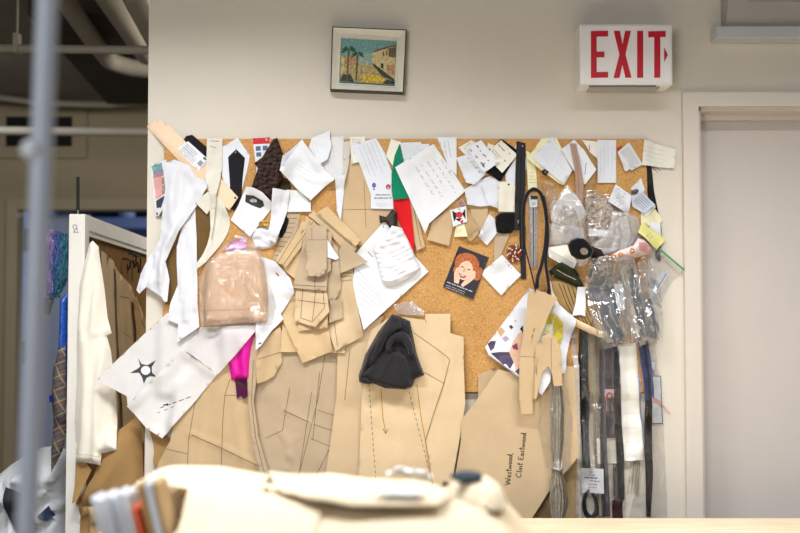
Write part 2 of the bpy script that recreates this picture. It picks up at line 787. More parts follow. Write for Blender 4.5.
# ------------------------------------------------------------------ planes
WALL = Plane((0, 0, 0), (1, 0, 0), (0, 0, 1), -1.25, 1.5, .15, 2.75)


def WX(u, v=330, y=0.0):
    return on(u, v, 1, y).x


def WZ(v, u=400, y=0.0):
    return on(u, v, 1, y).z


# ------------------------------------------------------------------ materials of the room
m_wall = mat('wall paint warm white', '#d9d2c6', .75, .15, .02, 3, .05, 260)
m_trim = mat('trim paint', '#d9d0c6', .5, .3, .02, 4)
m_door = mat('door paint', '#d0c8c2', .55, .3, .02, 3)
m_backwall = mat('back wall paint', '#a5977c', .8, .1, .03, 2)
m_ceil = mat('ceiling concrete', '#8e877c', .9, .1, .06, 5, .2, 60)
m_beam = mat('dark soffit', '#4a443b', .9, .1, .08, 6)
m_floor = mat('floor vinyl', '#6e675e', .5, .3, .08, 6)
m_pipe = mat('painted pipe', '#a39b8c', .55, .3, .03, 8)
m_white = mat('white enamel', '#e9e7e2', .45, .4, .02, 6)
m_greyen = mat('grey enamel', '#a9a6a2', .45, .35, .03, 6)
m_dark = mat('dark plastic', '#1d1c1b', .5, .3, .05, 30)

CEIL = 2.92
BACK = 4.0
xl = WX(146.2, 300)
th = .14
xd0 = WX(699, 300)                   # left edge of the door opening
xc0 = WX(683.5, 300)                 # outer edge of the casing
zd = WZ(107.5, 745)
zc = WZ(93.5, 745)
xd1 = xd0 + .92
XR = xd1 + .5
XLFT = -3.6


def struct(o):
    tag(o, kind='structure')
    return o


mb = MB()
mb.box((xl, 0, 0), (xd0, th, CEIL))
mb.box((xd0, 0, zd), (xd1, th, CEIL))
mb.box((xd1, 0, 0), (XR, th, CEIL))
struct(mb.build('wall_front', m_wall))
struct(MB().box((XLFT, BACK, 0), (XR, BACK + .1, .0001)).build('baseboard_back', m_backwall))
struct(MB().box((XLFT - .5, -5.2, -.06), (XR + .5, 8.0, 0)).build('floor', m_floor))
struct(MB().box((XLFT - .5, -5.2, CEIL), (XR + .5, 8.0, CEIL + .08)).build('ceiling', m_ceil))
bpy.data.objects.remove(bpy.data.objects['baseboard_back'])

# door on the right: casing, head, slab set back in the opening
mb = MB()
mb.box((xc0, -.02, 0), (xd0 + .001, 0, zc), 0, .001)
mb.box((xd0, -.02, zd), (xd1, 0, zc), 0, .001)
mb.box((xd1, -.02, 0), (xd1 + (xd0 - xc0), 0, zc), 0, .003)
mb.box((xd0, .0, zd - .012), (xd1, .075, zd), 0)
mb.box((xd0, .0, 0), (xd0 + .012, .075, zd), 0)
mb.box((xd1 - .012, .0, 0), (xd1, .075, zd), 0)
mb.box((xd0, .062, zd - .03), (xd1, .075, zd - .012), 0)
struct(mb.build('trim_1', m_trim))
mb = MB()
mb.box((xd0 + .013, .078, .01), (xd1 - .013, .12, zd - .014), 0, .002)
dslab = struct(mb.build('door_1', m_door))
mb = MB()
mb.tube([(xd1 - .09, .078, 1.0), (xd1 - .09, .03, 1.0), (xd1 - .2, .03, 1.0)], .01, 10)
mb.build('handle', mat('brushed metal', '#a8a6a2', .35, .5, .03, 20, metal=.9), dslab)

# back room
zo = on(60, 210, 1, BACK).z
xo0, xo1 = on(17, 300, 1, BACK).x, on(17, 300, 1, BACK).x + 1.9
mb = MB()
mb.box((XLFT - .5, BACK, 0), (xo0, BACK + .12, CEIL))
mb.box((xo0, BACK, zo), (xo1, BACK + .12, CEIL))
mb.box((xo1, BACK, 0), (XR + .5, BACK + .12, CEIL))
struct(mb.build('wall_back', m_backwall))
struct(MB().box((XLFT - .6, -5.2, 0), (XLFT - .5, 8, CEIL)).build('wall_left', m_backwall))
mb = MB()
fw = .075
mb.box((xo0 - fw, BACK - .02, 0), (xo0, BACK, zo + fw), 0, .004)
mb.box((xo0, BACK - .02, zo), (xo1, BACK, zo + fw), 0, .004)
mb.box((xo1, BACK - .02, 0), (xo1 + fw, BACK, zo + fw), 0, .004)
struct(mb.build('trim_2', mat('back trim', '#a89a80', .6, .2, .02, 4)))
m_blue = mat('blue grey paint', '#98a4c2', .6, .25, .03, 4)
mb = MB().box((0, 0, .01), (.42, .04, zo - .02), 0, .003)
bd = struct(mb.build('door_2', m_blue, origin=(0, 0, 0)))
bd.location = (xo0 + .035, BACK + .13, 0)
bd.rotation_euler = (0, 0, math.radians(-3))
hb = MB()
for z in (.35, 1.12, 1.9):
    hb.box((-.03, -.012, z), (.012, .006, z + .16))
hg = hb.build('hinge', mat('hinge steel', '#4c4c50', .4, .5, .05, 20, metal=.7), origin=(0, 0, 0))
hg.parent = bd
# far room beyond the doorway
YF = 7.2
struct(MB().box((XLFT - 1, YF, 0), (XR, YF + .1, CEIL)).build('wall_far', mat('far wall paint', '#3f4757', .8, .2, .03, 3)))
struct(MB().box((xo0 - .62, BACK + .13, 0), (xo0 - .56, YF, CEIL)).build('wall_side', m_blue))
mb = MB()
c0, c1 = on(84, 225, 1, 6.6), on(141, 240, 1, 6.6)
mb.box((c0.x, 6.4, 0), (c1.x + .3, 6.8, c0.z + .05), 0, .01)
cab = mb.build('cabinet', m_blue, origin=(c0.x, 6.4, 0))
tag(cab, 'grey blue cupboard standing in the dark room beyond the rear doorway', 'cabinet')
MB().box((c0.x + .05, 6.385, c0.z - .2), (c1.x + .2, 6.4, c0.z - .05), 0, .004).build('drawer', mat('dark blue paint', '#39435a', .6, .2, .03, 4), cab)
mb = MB()
j = on(127, 218, 1, 6.5)
mb.tube([(j.x, 6.5, c0.z + .05), (j.x, 6.5, c0.z + .19)], [.07, .085], 16)
tag(mb.build('pot', mat('pot white', '#aab0be', .5, .3, .02, 8)), 'pale round pot standing on the far grey blue cupboard', 'pot')

# vent grille on the back wall
a, b = on(8, 117.5, 1, BACK), on(73, 147, 1, BACK)
v = MB().box((a.x - .1, BACK - .025, b.z - .08), (b.x + .1, BACK - .012, a.z + .08), 0, .004).build('wall_vent', m_backwall)
tag(v, 'dark louvred vent high on the tan rear wall behind the pipe', 'vent')
mb = MB().box((a.x, BACK - .03, b.z), (b.x, BACK - .026, a.z), 0)
nz = 16
for i in range(nz):
    z = b.z + (a.z - b.z) * (i + .5) / nz
    mb.box((a.x, BACK - .036, z - .003), (b.x, BACK - .031, z + .003), 1)
mb.build('grille', [mat('vent black', '#191613', .8, .1, .05, 10), mat('vent slat', '#2c2823', .7, .2, .05, 10)], v)


# pipes under the ceiling: traced on a level plane below it
def zp(u, v, z):
    return on(u, v, 2, z)


def pipe(name, pts, r, label, cat='pipe', group='pipes under the rear ceiling', mm=None):
    o = MB().tube(pts, r, 14).build(name, mm or m_pipe)
    tag(o, label, cat, group)
    return o


yp = 0.9
p0, p1 = on(-30, 48, 1, yp), on(175, 50.5, 1, yp)
p = pipe('ceiling_pipe', [p0, p1], .0175, 'level pale pipe crossing below the ceiling, upper one with a hanger rod')
q = on(17, 46, 1, yp)
MB().box((q.x - .012, yp - .022, q.z - .03), (q.x + .012, yp + .022, q.z + .05), 0, .004).tube([(q.x, yp, q.z + .04), (q.x, yp, CEIL)], .005, 8).build('hanger', m_pipe, p)
yp = 3.0
p0, p1 = on(-30, 130.5, 1, yp), on(175, 132.5, 1, yp)
pipe('ceiling_pipe', [p0, p1], .026, 'level pale pipe passing across the dark wall vent')
yp = 3.75
pts = [on(u, v, 1, yp) for u, v in ((-30, 95), (0, 97.5), (40, 103), (80, 104), (110, 104.5), (126, 103), (137, 98), (146, 91), (160, 80))]
pipe('conduit', pts, .022, 'thin pale conduit bending up at its right end above the vent', 'conduit', None)
z = CEIL - .14
e0 = zp(109, 60, z)
pts = [zp(44, -30, z), zp(90, 36, z), e0] + [on(u, v, 1, e0.y + dy) for u, v, dy in ((118, 64, .04), (132, 68, .08), (160, 71, .08))]
pipe('ceiling_pipe', pts, .046, 'slanting ceiling pipe, left one, with an elbow turning right at its lower end')
pipe('ceiling_pipe', [zp(88, -40, CEIL - .16), zp(148, 52, CEIL - .16)], .068, 'broad slanting ceiling pipe, middle one of three')
pipe('ceiling_pipe', [zp(112, -50, CEIL - .34), zp(160, 46, CEIL - .34)], .05, 'slanting ceiling pipe nearest the white wall edge')
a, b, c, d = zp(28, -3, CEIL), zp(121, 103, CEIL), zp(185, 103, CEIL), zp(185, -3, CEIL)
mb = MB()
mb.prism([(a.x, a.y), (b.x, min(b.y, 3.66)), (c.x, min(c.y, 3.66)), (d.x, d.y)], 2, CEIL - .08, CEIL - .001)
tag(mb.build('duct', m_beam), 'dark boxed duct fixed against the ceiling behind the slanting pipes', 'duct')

# ------------------------------------------------------------------ light
def area(name, loc, aim, sx, sy, power, col=(1, 1, 1), spread=180):
    l = bpy.data.lights.new(name, 'AREA')
    l.shape = 'RECTANGLE'
    l.size, l.size_y, l.energy, l.color = sx, sy, power, col
    l.spread = math.radians(spread)
    o = bpy.data.objects.new(name, l)
    COL.objects.link(o)
    o.location = loc
    o.rotation_euler = (Vector(aim) - Vector(loc)).to_track_quat('-Z', 'Y').to_euler()
    return o


area('strip_lamp_left', (-.75, -1.2, 2.84), (-.75, -1.1, 0), 1.2, .2, 40, (1, 1, 1), 130)
area('strip_lamp_right', (1.05, -1.3, 2.84), (1.05, -1.2, 0), 1.2, .2, 30, (1, 1, 1), 122)
area('window_daylight', (-1.5, -4.8, 1.95), (0, 0, 1.0), 1.3, 1.2, 52, (.97, .985, 1.0))
area('far_room_window', (xo0 + 1.5, 5.9, 2.5), (xo0 + .3, BACK + .3, 1.0), .8, .6, 34, (.55, .68, 1.0))
area('rear_panel_fill', (-.25, 1.7, 2.75), (-1.3, 2.0, 0), .6, .6, 34, (1, .94, .85))  # added fill without a fixture, brightens the panel face and rear wall
area('rear_door_fill', (-2.5, 2.3, 2.8), (-2.3, 3.2, 0), .5, .5, 8, (.9, .95, 1.0))  # added cool fill to brighten the blue grey rear door
w = bpy.data.worlds.new('World')
SC.world = w
w.use_nodes = True
bg = w.node_tree.nodes['Background']
bg.inputs['Color'].default_value = (.85, .92, 1.0, 1)
bg.inputs['Strength'].default_value = .2
vs = SC.view_settings
vs.view_transform = 'Standard'
vs.look = 'None'
vs.gamma = 1
vs.exposure = 0.03
SC.cycles.transparent_max_bounces = 32
# ------------------------------------------------------------------ materials of the board
m_white_p = mat('white paper', '#e6e9ee', .8, .15, .015, 20, .06, 60, transl=.06)
m_cool_p = mat('cool white paper', '#dfe3ec', .8, .15, .02, 20, .06, 60, transl=.06)
m_cream_p = mat('cream paper', '#ece8dc', .8, .15, .02, 20, .06, 60, transl=.06)
m_grey_p = mat('grey white paper', '#d9dadd', .8, .15, .03, 20, .06, 60)
m_news = mat('newsprint', '#cfcac0', .85, .1, .05, 60, .1, 80)
m_yellow_p = mat('sticky note yellow', '#e2dd90', .8, .1, .02, 20)
m_lemon_p = mat('pale yellow paper', '#e8e2bd', .8, .1, .03, 20)
K = {}
for nm, c in (('mid', '#c6ac88'), ('light', '#cbb391'), ('pale', '#d9c19d'), ('taupe', '#b8a48a'), ('dull', '#b69a72'), ('yellow', '#cdb28a'), ('brown', '#a78455')):
    K[nm] = mat('kraft paper ' + nm, c, .75, .2, .05, 9, .12, 40, transl=.03)
m_deepshade = mat('deep shade brown', '#6b5433', .9, .1, .08, 20)
m_ink = mat('black ink', '#1c1b1d', .6, .2, .05, 40)
m_pencil = mat('pencil line', '#77664e', .8, .1, .1, 40)
m_greyink = mat('grey print', '#9295a0', .8, .1, .1, 40)
m_faint = mat('faint print', '#b9bcc6', .8, .1, .1, 40)
m_blueink = mat('blue ink', '#5d6c9c', .7, .1, .1, 40)
m_ochre = mat('ochre pencil', '#b98a2e', .7, .1, .1, 40)
m_red = mat('red print', '#c92f33', .6, .2, .04, 30)
m_black_c = mat('black cloth', '#1b1a1e', .85, .1, .12, 60, .3, 260, sheen=.3)
m_char_c = mat('charcoal cloth', '#2a282d', .8, .15, .1, 60, .35, 300, sheen=.3)
m_velvet = mat('black velvet', '#0d0d0f', .95, .05, .2, 60, .2, 200, sheen=.4)
m_white_c = mat('white cotton cloth', '#dcdee5', .9, .1, .02, 20, .15, 160, sheen=.2, transl=.05)
m_inter = mat('cream interfacing', '#dcd8cc', .9, .1, .04, 30, .2, 140, transl=.05)
m_calico = mat('cream calico', '#f0eadc', .9, .1, .03, 16, .25, 180, sheen=.2)
m_film = film('clear plastic film', '#e6e6ea')
m_film2 = film('wrinkled plastic film', '#dfe2ea', .13, .75, .09, 30, .25, .3)
m_filmw = film('milky plastic film', '#e4e0de', .26, .6, .14, 40, .5, .8)
m_steel = mat('steel', '#9a9a9c', .3, .5, .03, 30, metal=.9)

# cork
mc, nt, out = _new('cork')
pb = nt.nodes.new('ShaderNodeBsdfPrincipled')
n1 = _noise(nt, 190, 3)
r1 = _ramp(nt, n1.outputs['Fac'], [(.30, lin('#a3743f')), (.44, lin('#c3955c')), (.6, lin('#cb9e65')), (.76, lin('#dbb684'))])
n2 = _noise(nt, 6, 3)
r2 = _ramp(nt, n2.outputs['Fac'], [(.3, (.86, .84, .8)), (.7, (1.0, 1.0, 1.0))])
mx = nt.nodes.new('ShaderNodeMixRGB')
mx.blend_type = 'MULTIPLY'
mx.inputs[0].default_value = 1
nt.links.new(r1.outputs[0], mx.inputs[1])
nt.links.new(r2.outputs[0], mx.inputs[2])
nt.links.new(mx.outputs[0], pb.inputs['Base Color'])
pb.inputs['Roughness'].default_value = .9
pb.inputs['Specular IOR Level'].default_value = .1
bb = _bump(nt, n1.outputs['Fac'], .35)
nt.links.new(bb.outputs[0], pb.inputs['Normal'])
nt.links.new(pb.outputs[0], out.inputs['Surface'])

# ------------------------------------------------------------------ cork board
bx0, bx1, bz0, bz1 = WX(164, 260), WX(647, 260), WZ(392, 470), WZ(139.5, 400)
BT = .014
mb = MB().box((bx0, -BT, bz0), (bx1, -.0005, bz1), 0, .002)
board = tag(mb.build('cork_board', mc), 'wide tan cork pinboard covered with papers on the white wall', 'cork board')
ia = int((bx0 - WALL.a0) / WALL.c), int((bx1 - WALL.a0) / WALL.c)
ib = int((bz0 - WALL.b0) / WALL.c), int((bz1 - WALL.b0) / WALL.c)
WALL.H[ib[0]:ib[1] + 1, ia[0]:ia[1] + 1] = BT
mb = MB().box((bx0 + .004, -BT - .0005, bz0 - .004), (bx1 - .004, -.001, bz0 - .0005))
mb.build('edging', mat('dark board edge', '#55432c', .7, .2, .08, 30), board)

G_K = 'brown paper pattern pieces pinned in layers'
G_N = 'paper notes pinned along the board'
G_B = 'plastic bags pinned to the board'


def kraft(out, shade, label, lines=(), **kw):
    st = []
    for l in lines:
        if isinstance(l, tuple) and isinstance(l[0], str):
            if l[0] == 'dash':
                st += dashes(l[1], l[2], 3.2, 2.2, .6, 1)
            elif l[0] == 'ochre':
                st.append((l[1], .8, 2))
            elif l[0] == 'thin':
                st.append((l[1], .42, 1))
        else:
            st.append((l, .6, 1))
    kw.setdefault('curl', .006)
    kw.setdefault('t', .0011)
    kw.setdefault('lift', .0016)
    kw.setdefault('step', .013)
    if max(p[1] for p in out) > 395 and min(p[1] for p in out) < 392:
        kw.setdefault('soft', .9)
    kw.setdefault('wr', [(.0015, .11, None, len(label))])
    st += kw.pop('strokes', [])
    return piece(kw.pop('name', 'pattern_piece'), out, [K[shade], m_pencil, m_ochre, m_ink], label, 'pattern piece', G_K, strokes=st, **kw)


def note(out, m, label, strokes=(), fills=(), mats=(), **kw):
    kw.setdefault('curl', .006)
    kw.setdefault('lift', .0011)
    kw.setdefault('wr', [(.0012, .09, None, len(label) + 3)])
    return piece(kw.pop('name', 'paper_note'), out, [m] + (list(mats) or [m_greyink, m_ink, m_red, m_blueink, m_faint]), label,
                 kw.pop('cat', 'note'), kw.pop('group', G_N), strokes=strokes, fills=fills, **kw)


# ------------------------------------------------------------------ big pattern pieces below
kraft([(149, 429), (158, 433), (172, 437), (171, 450), (163, 459), (156, 467), (153, 462), (155, 450), (152, 438)], 'brown',
      'narrow brown paper curve sticking out below the white star sheet', smooth=1)
kraft([(545, 500), (556, 470), (577, 455), (579, 522), (528, 522)], 'dull', 'brown paper showing behind the grey hair hank, lowest on the wall')
kraft([(262, 332), (345, 330), (341, 420), (336, 500), (272, 500), (258, 440), (250, 400), (256, 358)], 'taupe',
      'wide dull brown pattern with crossing seam lines, left of the black cloth', ridges=[([(284, 408), (312, 424)], 1.2, .006), ([(282, 430), (300, 480)], 1.5, .006), ([(300, 425), (286, 470)], 1.4, .005)], wr=[(.004, .12, None, 4)], lines=
      [[(312, 392), (300, 470), (292, 498)], [(320, 372), (313, 440)], [(318, 410), (337, 416)], [(314, 424), (334, 431)], [(311, 438), (330, 446)],
       [(330, 448), (314, 480)], [(302, 352), (326, 344)], [(326, 350), (318, 400), (296, 488)], [(290, 388), (283, 430), (266, 438)], [(284, 410), (310, 422)]], curl=.006)
kraft([(182, 388), (228, 336), (262, 330), (258, 360), (252, 400), (256, 430), (266, 465), (273, 500), (150, 500), (160, 462), (172, 440)], 'mid',
      'large brown paper pattern with long curved seam below the pink fabric', ridges=[([(190, 432), (222, 446), (270, 470)], 1.4, .006), ([(205, 395), (200, 470)], 2, .004), ([(236, 400), (246, 470)], 3, .005)], wr=[(.004, .12, None, 3)], lines=
      [[(231, 379), (226, 395), (224, 420), (222, 478)], [(197, 398), (190, 440), (189, 470)], [(226, 395), (240, 395)], [(252, 352), (252, 410), (258, 450), (268, 482)],
       [(193, 434), (222, 447), (262, 466)], [(205, 480), (220, 471), (240, 472), (254, 480)], [(168, 448), (189, 453)]], curl=.008)
kraft([(246, 345), (259, 333), (262, 346), (259, 366), (254, 400), (259, 436), (274, 490), (264, 488), (254, 446), (249, 405)], 'taupe',
      'narrow curved brown strip overlapping the large pattern at its right', [[(254, 360), (252, 400), (256, 436), (268, 484)]])
kraft([(338, 346), (352, 326), (372, 318), (384, 316), (370, 345), (362, 400), (358, 500), (322, 500), (331, 440), (337, 395)], 'light',
      'pale brown pattern strip hanging left of the black cloth', [[(350, 350), (345, 400)], [(363, 383), (362, 460), (360, 498)]], curl=.004)
kraft([(372, 330), (392, 316), (425, 320), (425, 314), (450, 314), (450, 333), (463, 337), (464, 385), (465, 408), (459, 432), (450, 480), (446, 500),
       (358, 500), (362, 400), (366, 350)], 'pale', 'large pale brown pattern with dashed seams behind the black cloth', ridges=[([(400, 400), (408, 470)], 3, .004), ([(440, 345), (455, 380)], 3, .004)], wr=[(.004, .12, None, 5)], lines=
      [('dash', (369, 383), (376, 478)), ('ochre', [(381, 388), (383, 417), (386, 432)]), ('dash', (409, 391), (434, 490)), ('ochre', [(416.6, 384), (421, 417), (434, 488)]),
       [(414, 333), (438, 350), (449.5, 359), (443.6, 383), (432, 417), (425, 441)], [(424, 372), (443.6, 383)], [(425, 318), (426, 323)], [(383, 428), (386, 433), (388, 428)]], curl=.006)
kraft([(448, 372), (463, 352), (465, 404), (460, 436), (452, 480), (434, 488), (426, 441), (440, 400)], 'pale',
      'pale brown pointed flap at right edge of the dashed pattern', [[(441, 390), (426, 441)]], curl=.004)
kraft([(478, 374), (497, 367), (502, 400), (478, 400)], 'mid', 'small brown paper corner behind the pattern with black handwriting')
westwood = kraft([(497, 369), (520, 374), (560, 366), (577, 366), (578, 453), (546, 491), (527, 521), (490, 512), (450, 500), (455, 470), (460, 440), (461, 418), (470, 407)], 'light',
                 'large brown paper pattern with two handwritten black words',
                 [], strokes=text('Westwood,', 509, 483, -86, 5.6, .75, 3) + text('Clint Eastwood.', 519.5, 476, -83, 5.6, .75, 3), curl=.006,
                 wr=[(.0025, .16, 20, 5)])

# ------------------------------------------------------------------ brown papers in the middle of the board
kraft([(344, 158), (372, 160), (392, 210), (394, 236), (360, 246), (336, 232)], 'mid', 'flat brown paper pattern behind the white leaflet and the green and red flag',
      [('thin', [(342, 210), (392, 209)]), ('thin', [(364, 180), (366, 228)])])
note([(384, 222), (392, 230), (428.5, 271.5), (364, 330), (352, 286), (357, 252)], m_white_p, 'large white document with slanting lines under the crumpled white cloth', cat='document', name='document', group=None, curl=.016, pin=(384, 224),
     strokes=[([(356 + i * .4, 268 + i * 7), (356 + i * 2.4 + 26, 268 + i * 7 + 30 - i * 1.5)], .3, 1) for i in range(6)] + [([(368, 252), (373, 257)], .6, 2), ([(383, 226), (384, 228)], .6, 2)], step=.012)
kraft([(264, 338), (280, 326), (284, 345), (282, 362), (274, 376), (266, 381), (258, 383), (257, 362)], 'mid', 'curved brown pocket piece just right of the bright pink fabric',
      [[(259, 359), (281, 352)], [(281, 345), (282, 358)]], smooth=0)
kraft([(283, 320), (300, 330), (300, 352), (281, 352)], 'yellow', 'small brown paper corner poking out left under the stack of patterns')
kraft([(335, 336), (346, 340), (345, 353), (320, 353)], 'light', 'small brown paper corner poking out right under the stack of patterns')
kraft([(288, 211), (301, 211), (298, 227), (290, 246), (278, 268), (272, 263), (277, 248), (284, 231)], 'taupe', 'curved brown strip with a ladder of tick marks at the stack left edge',
      [[(288 - i * 1.4, 214 + i * 4.6), (299 - i * 1.75, 213.5 + i * 4.8)] for i in range(11)])
kraft([(339, 268), (353, 266), (353, 285), (356, 300), (364, 336), (336, 351), (327, 328), (334, 296)], 'light', 'light brown panel at right of the stack with tick marks at its top',
      [[(340, 273), (352, 273)], [(340, 277), (352, 276)], [(341, 281), (352, 280)], [(334, 320), (338, 346)]])
kraft([(312, 224), (318, 228), (313, 262), (304, 281), (294, 278), (285, 271), (284, 262), (299, 241)], 'yellow', 'yellowish rounded pattern piece under the narrow diagonal strips',
      [[(293, 255), (294, 259)]])
kraft([(306, 216), (312, 220), (281, 265), (276, 260)], 'yellow', 'outer one of two narrow yellowish diagonal strips', [[(300, 226), (279, 262)]])
kraft([(312, 220), (318, 225), (286, 268), (282, 264)], 'yellow', 'inner one of two narrow yellowish diagonal strips', [[(313, 222), (284, 265)]])
kraft([(310, 209), (318, 214), (357, 248), (351, 258), (344, 250), (328, 232), (309, 216)], 'light', 'wide light strip slanting right below the narrow triangular strip',
      [[(316, 215), (352, 246)], [(347, 247), (352, 250), (350, 256)]])
kraft([(327, 206), (361, 240), (356, 247), (317, 213)], 'yellow', 'long narrow triangular strip pointing down right beside the white cloth')
kraft([(294, 289), (281, 314), (284, 322), (303, 363), (333, 351), (326, 310), (324, 290)], 'yellow', 'large plain yellowish piece at bottom of the pattern stack', [], curl=.008)
kraft([(343, 243), (368, 262), (340, 274), (336, 258)], 'taupe', 'taupe triangle pointing right over the white document', curl=.012)
kraft([(329, 236), (338, 248), (341, 280), (341, 290), (334, 302), (326, 299), (324, 285)], 'taupe', 'taupe tapered piece right of the rounded flap')
kraft([(330, 300), (342, 300), (343, 318), (329, 323)], 'taupe', 'small taupe square corner right of the house shaped piece')
kraft([(297, 300), (329, 300), (328, 328), (299, 331)], 'mid', 'brown piece directly behind the house shaped piece')
kraft([(296, 284), (326, 284), (330, 312), (316, 327), (295, 321)], 'light', 'house shaped light brown piece with pencil grid',
      [[(303, 286), (301, 318)], [(316, 286), (313, 321)], [(297, 300), (327, 304)], [(301, 318), (313, 322), (325, 308), (323, 290)]], curl=.007)
kraft([(306, 231), (331, 236), (329, 262), (327, 291), (293, 288), (299, 262)], 'taupe', 'taupe square ended piece behind the rounded flap', [[(316, 240), (315, 289)], [(294, 285), (326, 287)]])
kraft([(324, 231), (332, 233), (331, 270), (325, 277), (318, 277)], 'taupe', 'rounded taupe flap, hind one of two alike', curl=.004)
note([(327, 239), (339, 258), (336, 260), (327, 257)], m_white_p, 'small white paper triangle beside the rounded taupe flap', curl=.002)
kraft([(307, 225), (327, 226), (327, 269), (325, 274), (320, 277), (306, 276)], 'taupe', 'rounded taupe flap on top of the stack, front one of two alike',
      [('thin', [(308, 240), (326, 240)]), ('thin', [(307, 270), (309, 276)]), ('thin', [(312, 228), (312, 240)])], curl=.012)
kraft([(432, 222), (450, 209), (453, 226), (449, 246), (427, 240)], 'mid', 'folded brown paper below the large handwritten sheet', [], curl=.008, bulge=0)
kraft([(470, 205), (488, 205), (487, 226), (480, 232), (472, 224)], 'mid', 'brown paper square left of the black velvet patch')
kraft([(462, 209), (466, 206), (479, 229), (467, 237), (459, 226)], 'dull', 'slanting brown paper leaf below the lilac paper', curl=.008)
kraft([(467, 237), (480, 229), (478, 235), (470, 242)], 'light', 'tiny brown paper tip under the slanting brown leaf')
kraft([(409, 196), (416, 209), (425, 247), (417, 251), (411, 230)], 'mid', 'narrow brown strip hanging right of the red flag end', [[(413, 204), (421, 247)]], curl=.008)
kraft([(494, 233), (510, 233), (501, 255), (498, 263), (494, 263)], 'taupe', 'short taupe strip hanging over the white card below the velvet', curl=.006)
kraft([(577, 141), (586, 148), (597, 162), (594, 190), (582, 200), (580, 160)], 'brown', 'brown paper showing between the white notes right of the taupe ribbon')

# ------------------------------------------------------------------ left side
photo = note([(150, 165), (167, 160), (172, 200), (159, 216), (156, 216)], m_cool_p, 'glossy photo print with pink and teal patches at the far left', cat='photo print', name='photo_print', group=None,
             fills=[([(151, 166), (162, 163), (163, 169), (153, 172)], 1), ([(153, 172), (163, 169), (165, 176), (153, 178)], 2), ([(153, 178), (162, 176), (163, 196), (156, 200)], 3),
                    ([(162, 178), (166, 176), (168, 192), (163, 196)], 5), ([(156, 201), (166, 196), (162, 208), (157, 208)], 4), ([(156.5, 212.5), (158.5, 213), (158, 215.5), (156.5, 215)], 4)],
             mats=[mat('teal print', '#6fa3a3'), mat('mauve print', '#a48a9c', var=.3, scale=300), mat('pink print', '#dba3a0', var=.1), mat('slate print', '#3d4550'), mat('speckled print', '#a98476', var=.5, scale=300)])
kraft([(186, 136), (192, 134.5), (209, 149), (209, 160), (196, 152), (183, 142)], 'dull', 'blank', name='dark_card')
o = bpy.data.objects['dark_card']
o.data.materials[0] = m_black_c
tag(o, 'black fabric corner behind the barcode label', 'fabric swatch')
del o['group']
note([(222, 147), (237.5, 138), (250, 155.5), (247, 172), (240, 197), (228, 194), (222, 176)], m_cool_p, 'white paper diamond behind the black paddle shape', curl=.003)
pad = piece('fabric_paddle', [(228, 157), (236, 149), (245, 158), (242.5, 178), (241, 205), (234, 211), (227, 206), (230, 186)], [m_black_c, m_steel], 'black paddle shaped fabric sample pinned on a white diamond', 'fabric sample',
            curl=.004, bulge=.003, bw=.006, solid=True, step=.006)
peach = piece('shoulder_strap_card', [(146, 126), (151, 121.5), (159, 119), (172, 128), (186, 142), (207, 163), (239, 198), (230, 211), (218, 199), (196, 180), (180, 162)],
              [mat('peach card', '#f1d3b4', .6, .2, .03, 10, transl=.05), mat('peach highlight', '#f8ead6', .6, .2), m_ink], 'long peach card strip slanting across the board corner', 'card strip',
              strokes=[([(147.5, 127.5), (180, 160.5), (197, 178.5)], 2.2, 1)], fills=[(ell(236, 198.5, 1.1, 1.1, 10), 2), (ell(194, 176, 1.3, 1.1, 10), 2)], curl=.004, r=.02, step=.01, ridges=[([(152, 126), (200, 172)], 6, .006)])  # the pale stroke paints a highlight along the strip's left edge
lab = piece('paper_label', [(188, 141), (208, 159), (198.5, 171.5), (177.5, 149)], [m_white_p, m_greyink, m_ink], parent=peach, curl=.0, step=.008,
            strokes=rules(186.5, 144, 43, 3, 2.0, 16, 3, .7) + rules(182.5, 147.5, 43, 3, 2.0, 20, 4, .5) + rules(204, 157, 43, 2, 1.2, 5, 8, .9, 2, False),
            fills=[([(200.5, 160), (205, 164), (201.5, 168), (197, 163.5)], 1)])
lab['label'] = 'white printed label with a barcode'

piece('shade_sheet', [(190, 205), (211, 205), (211, 236), (203, 256), (196, 268), (194, 300), (180, 308), (166, 304), (166, 262), (177, 240)], [m_deepshade], 'dark brown sheet painting the deep shade behind the long white cloth patterns', 'card', curl=.002)  # dark sheet painting the deep shade on the cork and between the patterns
# star sheets on thin tracing paper
m_trace = tracing('tracing paper', '#f3f2f2', .07)
m_trace2 = tracing('thin tracing paper', '#f0eef0', .28)
m_starink = mat('star grey ink', '#4d4c50', .8, .1, .4, 300)
pts = [(138, 358), (141.5, 364), (147.6, 365), (156, 360), (151.8, 367), (152, 372.5), (157, 377), (150, 376.2), (146.5, 378), (144, 384), (142, 377), (139, 372.7), (130, 373), (137.5, 368.8), (140.2, 366.5)]
pink = piece('pink_fabric', [(224, 331), (256, 329), (252, 345), (249.5, 362), (249, 377), (247, 379), (231, 380), (229, 366), (224, 352)], [mat('magenta satin', '#d6109a', .45, .4, .08, 20, .2, 120)],
             'bright magenta satin scrap below the star sheets', 'fabric scrap', bulge=.008, bw=.012, solid=True, wr=[(.006, .03, 0, 5)], curl=0)
piece('net_tail', [(235, 379), (248, 378), (248, 396), (244, 399), (241, 396), (237, 399)], [tracing('plum net', '#5e1450', .35)], parent=pink, curl=.004)
star = piece('tracing_sheet', [(97, 380), (118, 359), (146, 332), (168, 313), (182, 318), (200, 325), (190, 350), (160, 376), (128, 405), (127, 396)], [m_trace, m_starink, m_white_p], 'tracing paper sheet with a printed grey star',
          'tracing sheet', 'white tracing sheets at left', curl=.012, pin=(182, 318), fills=[(pts, 1), (ell(145.6, 370.4, 4.7, 4.5, 22), 2)])
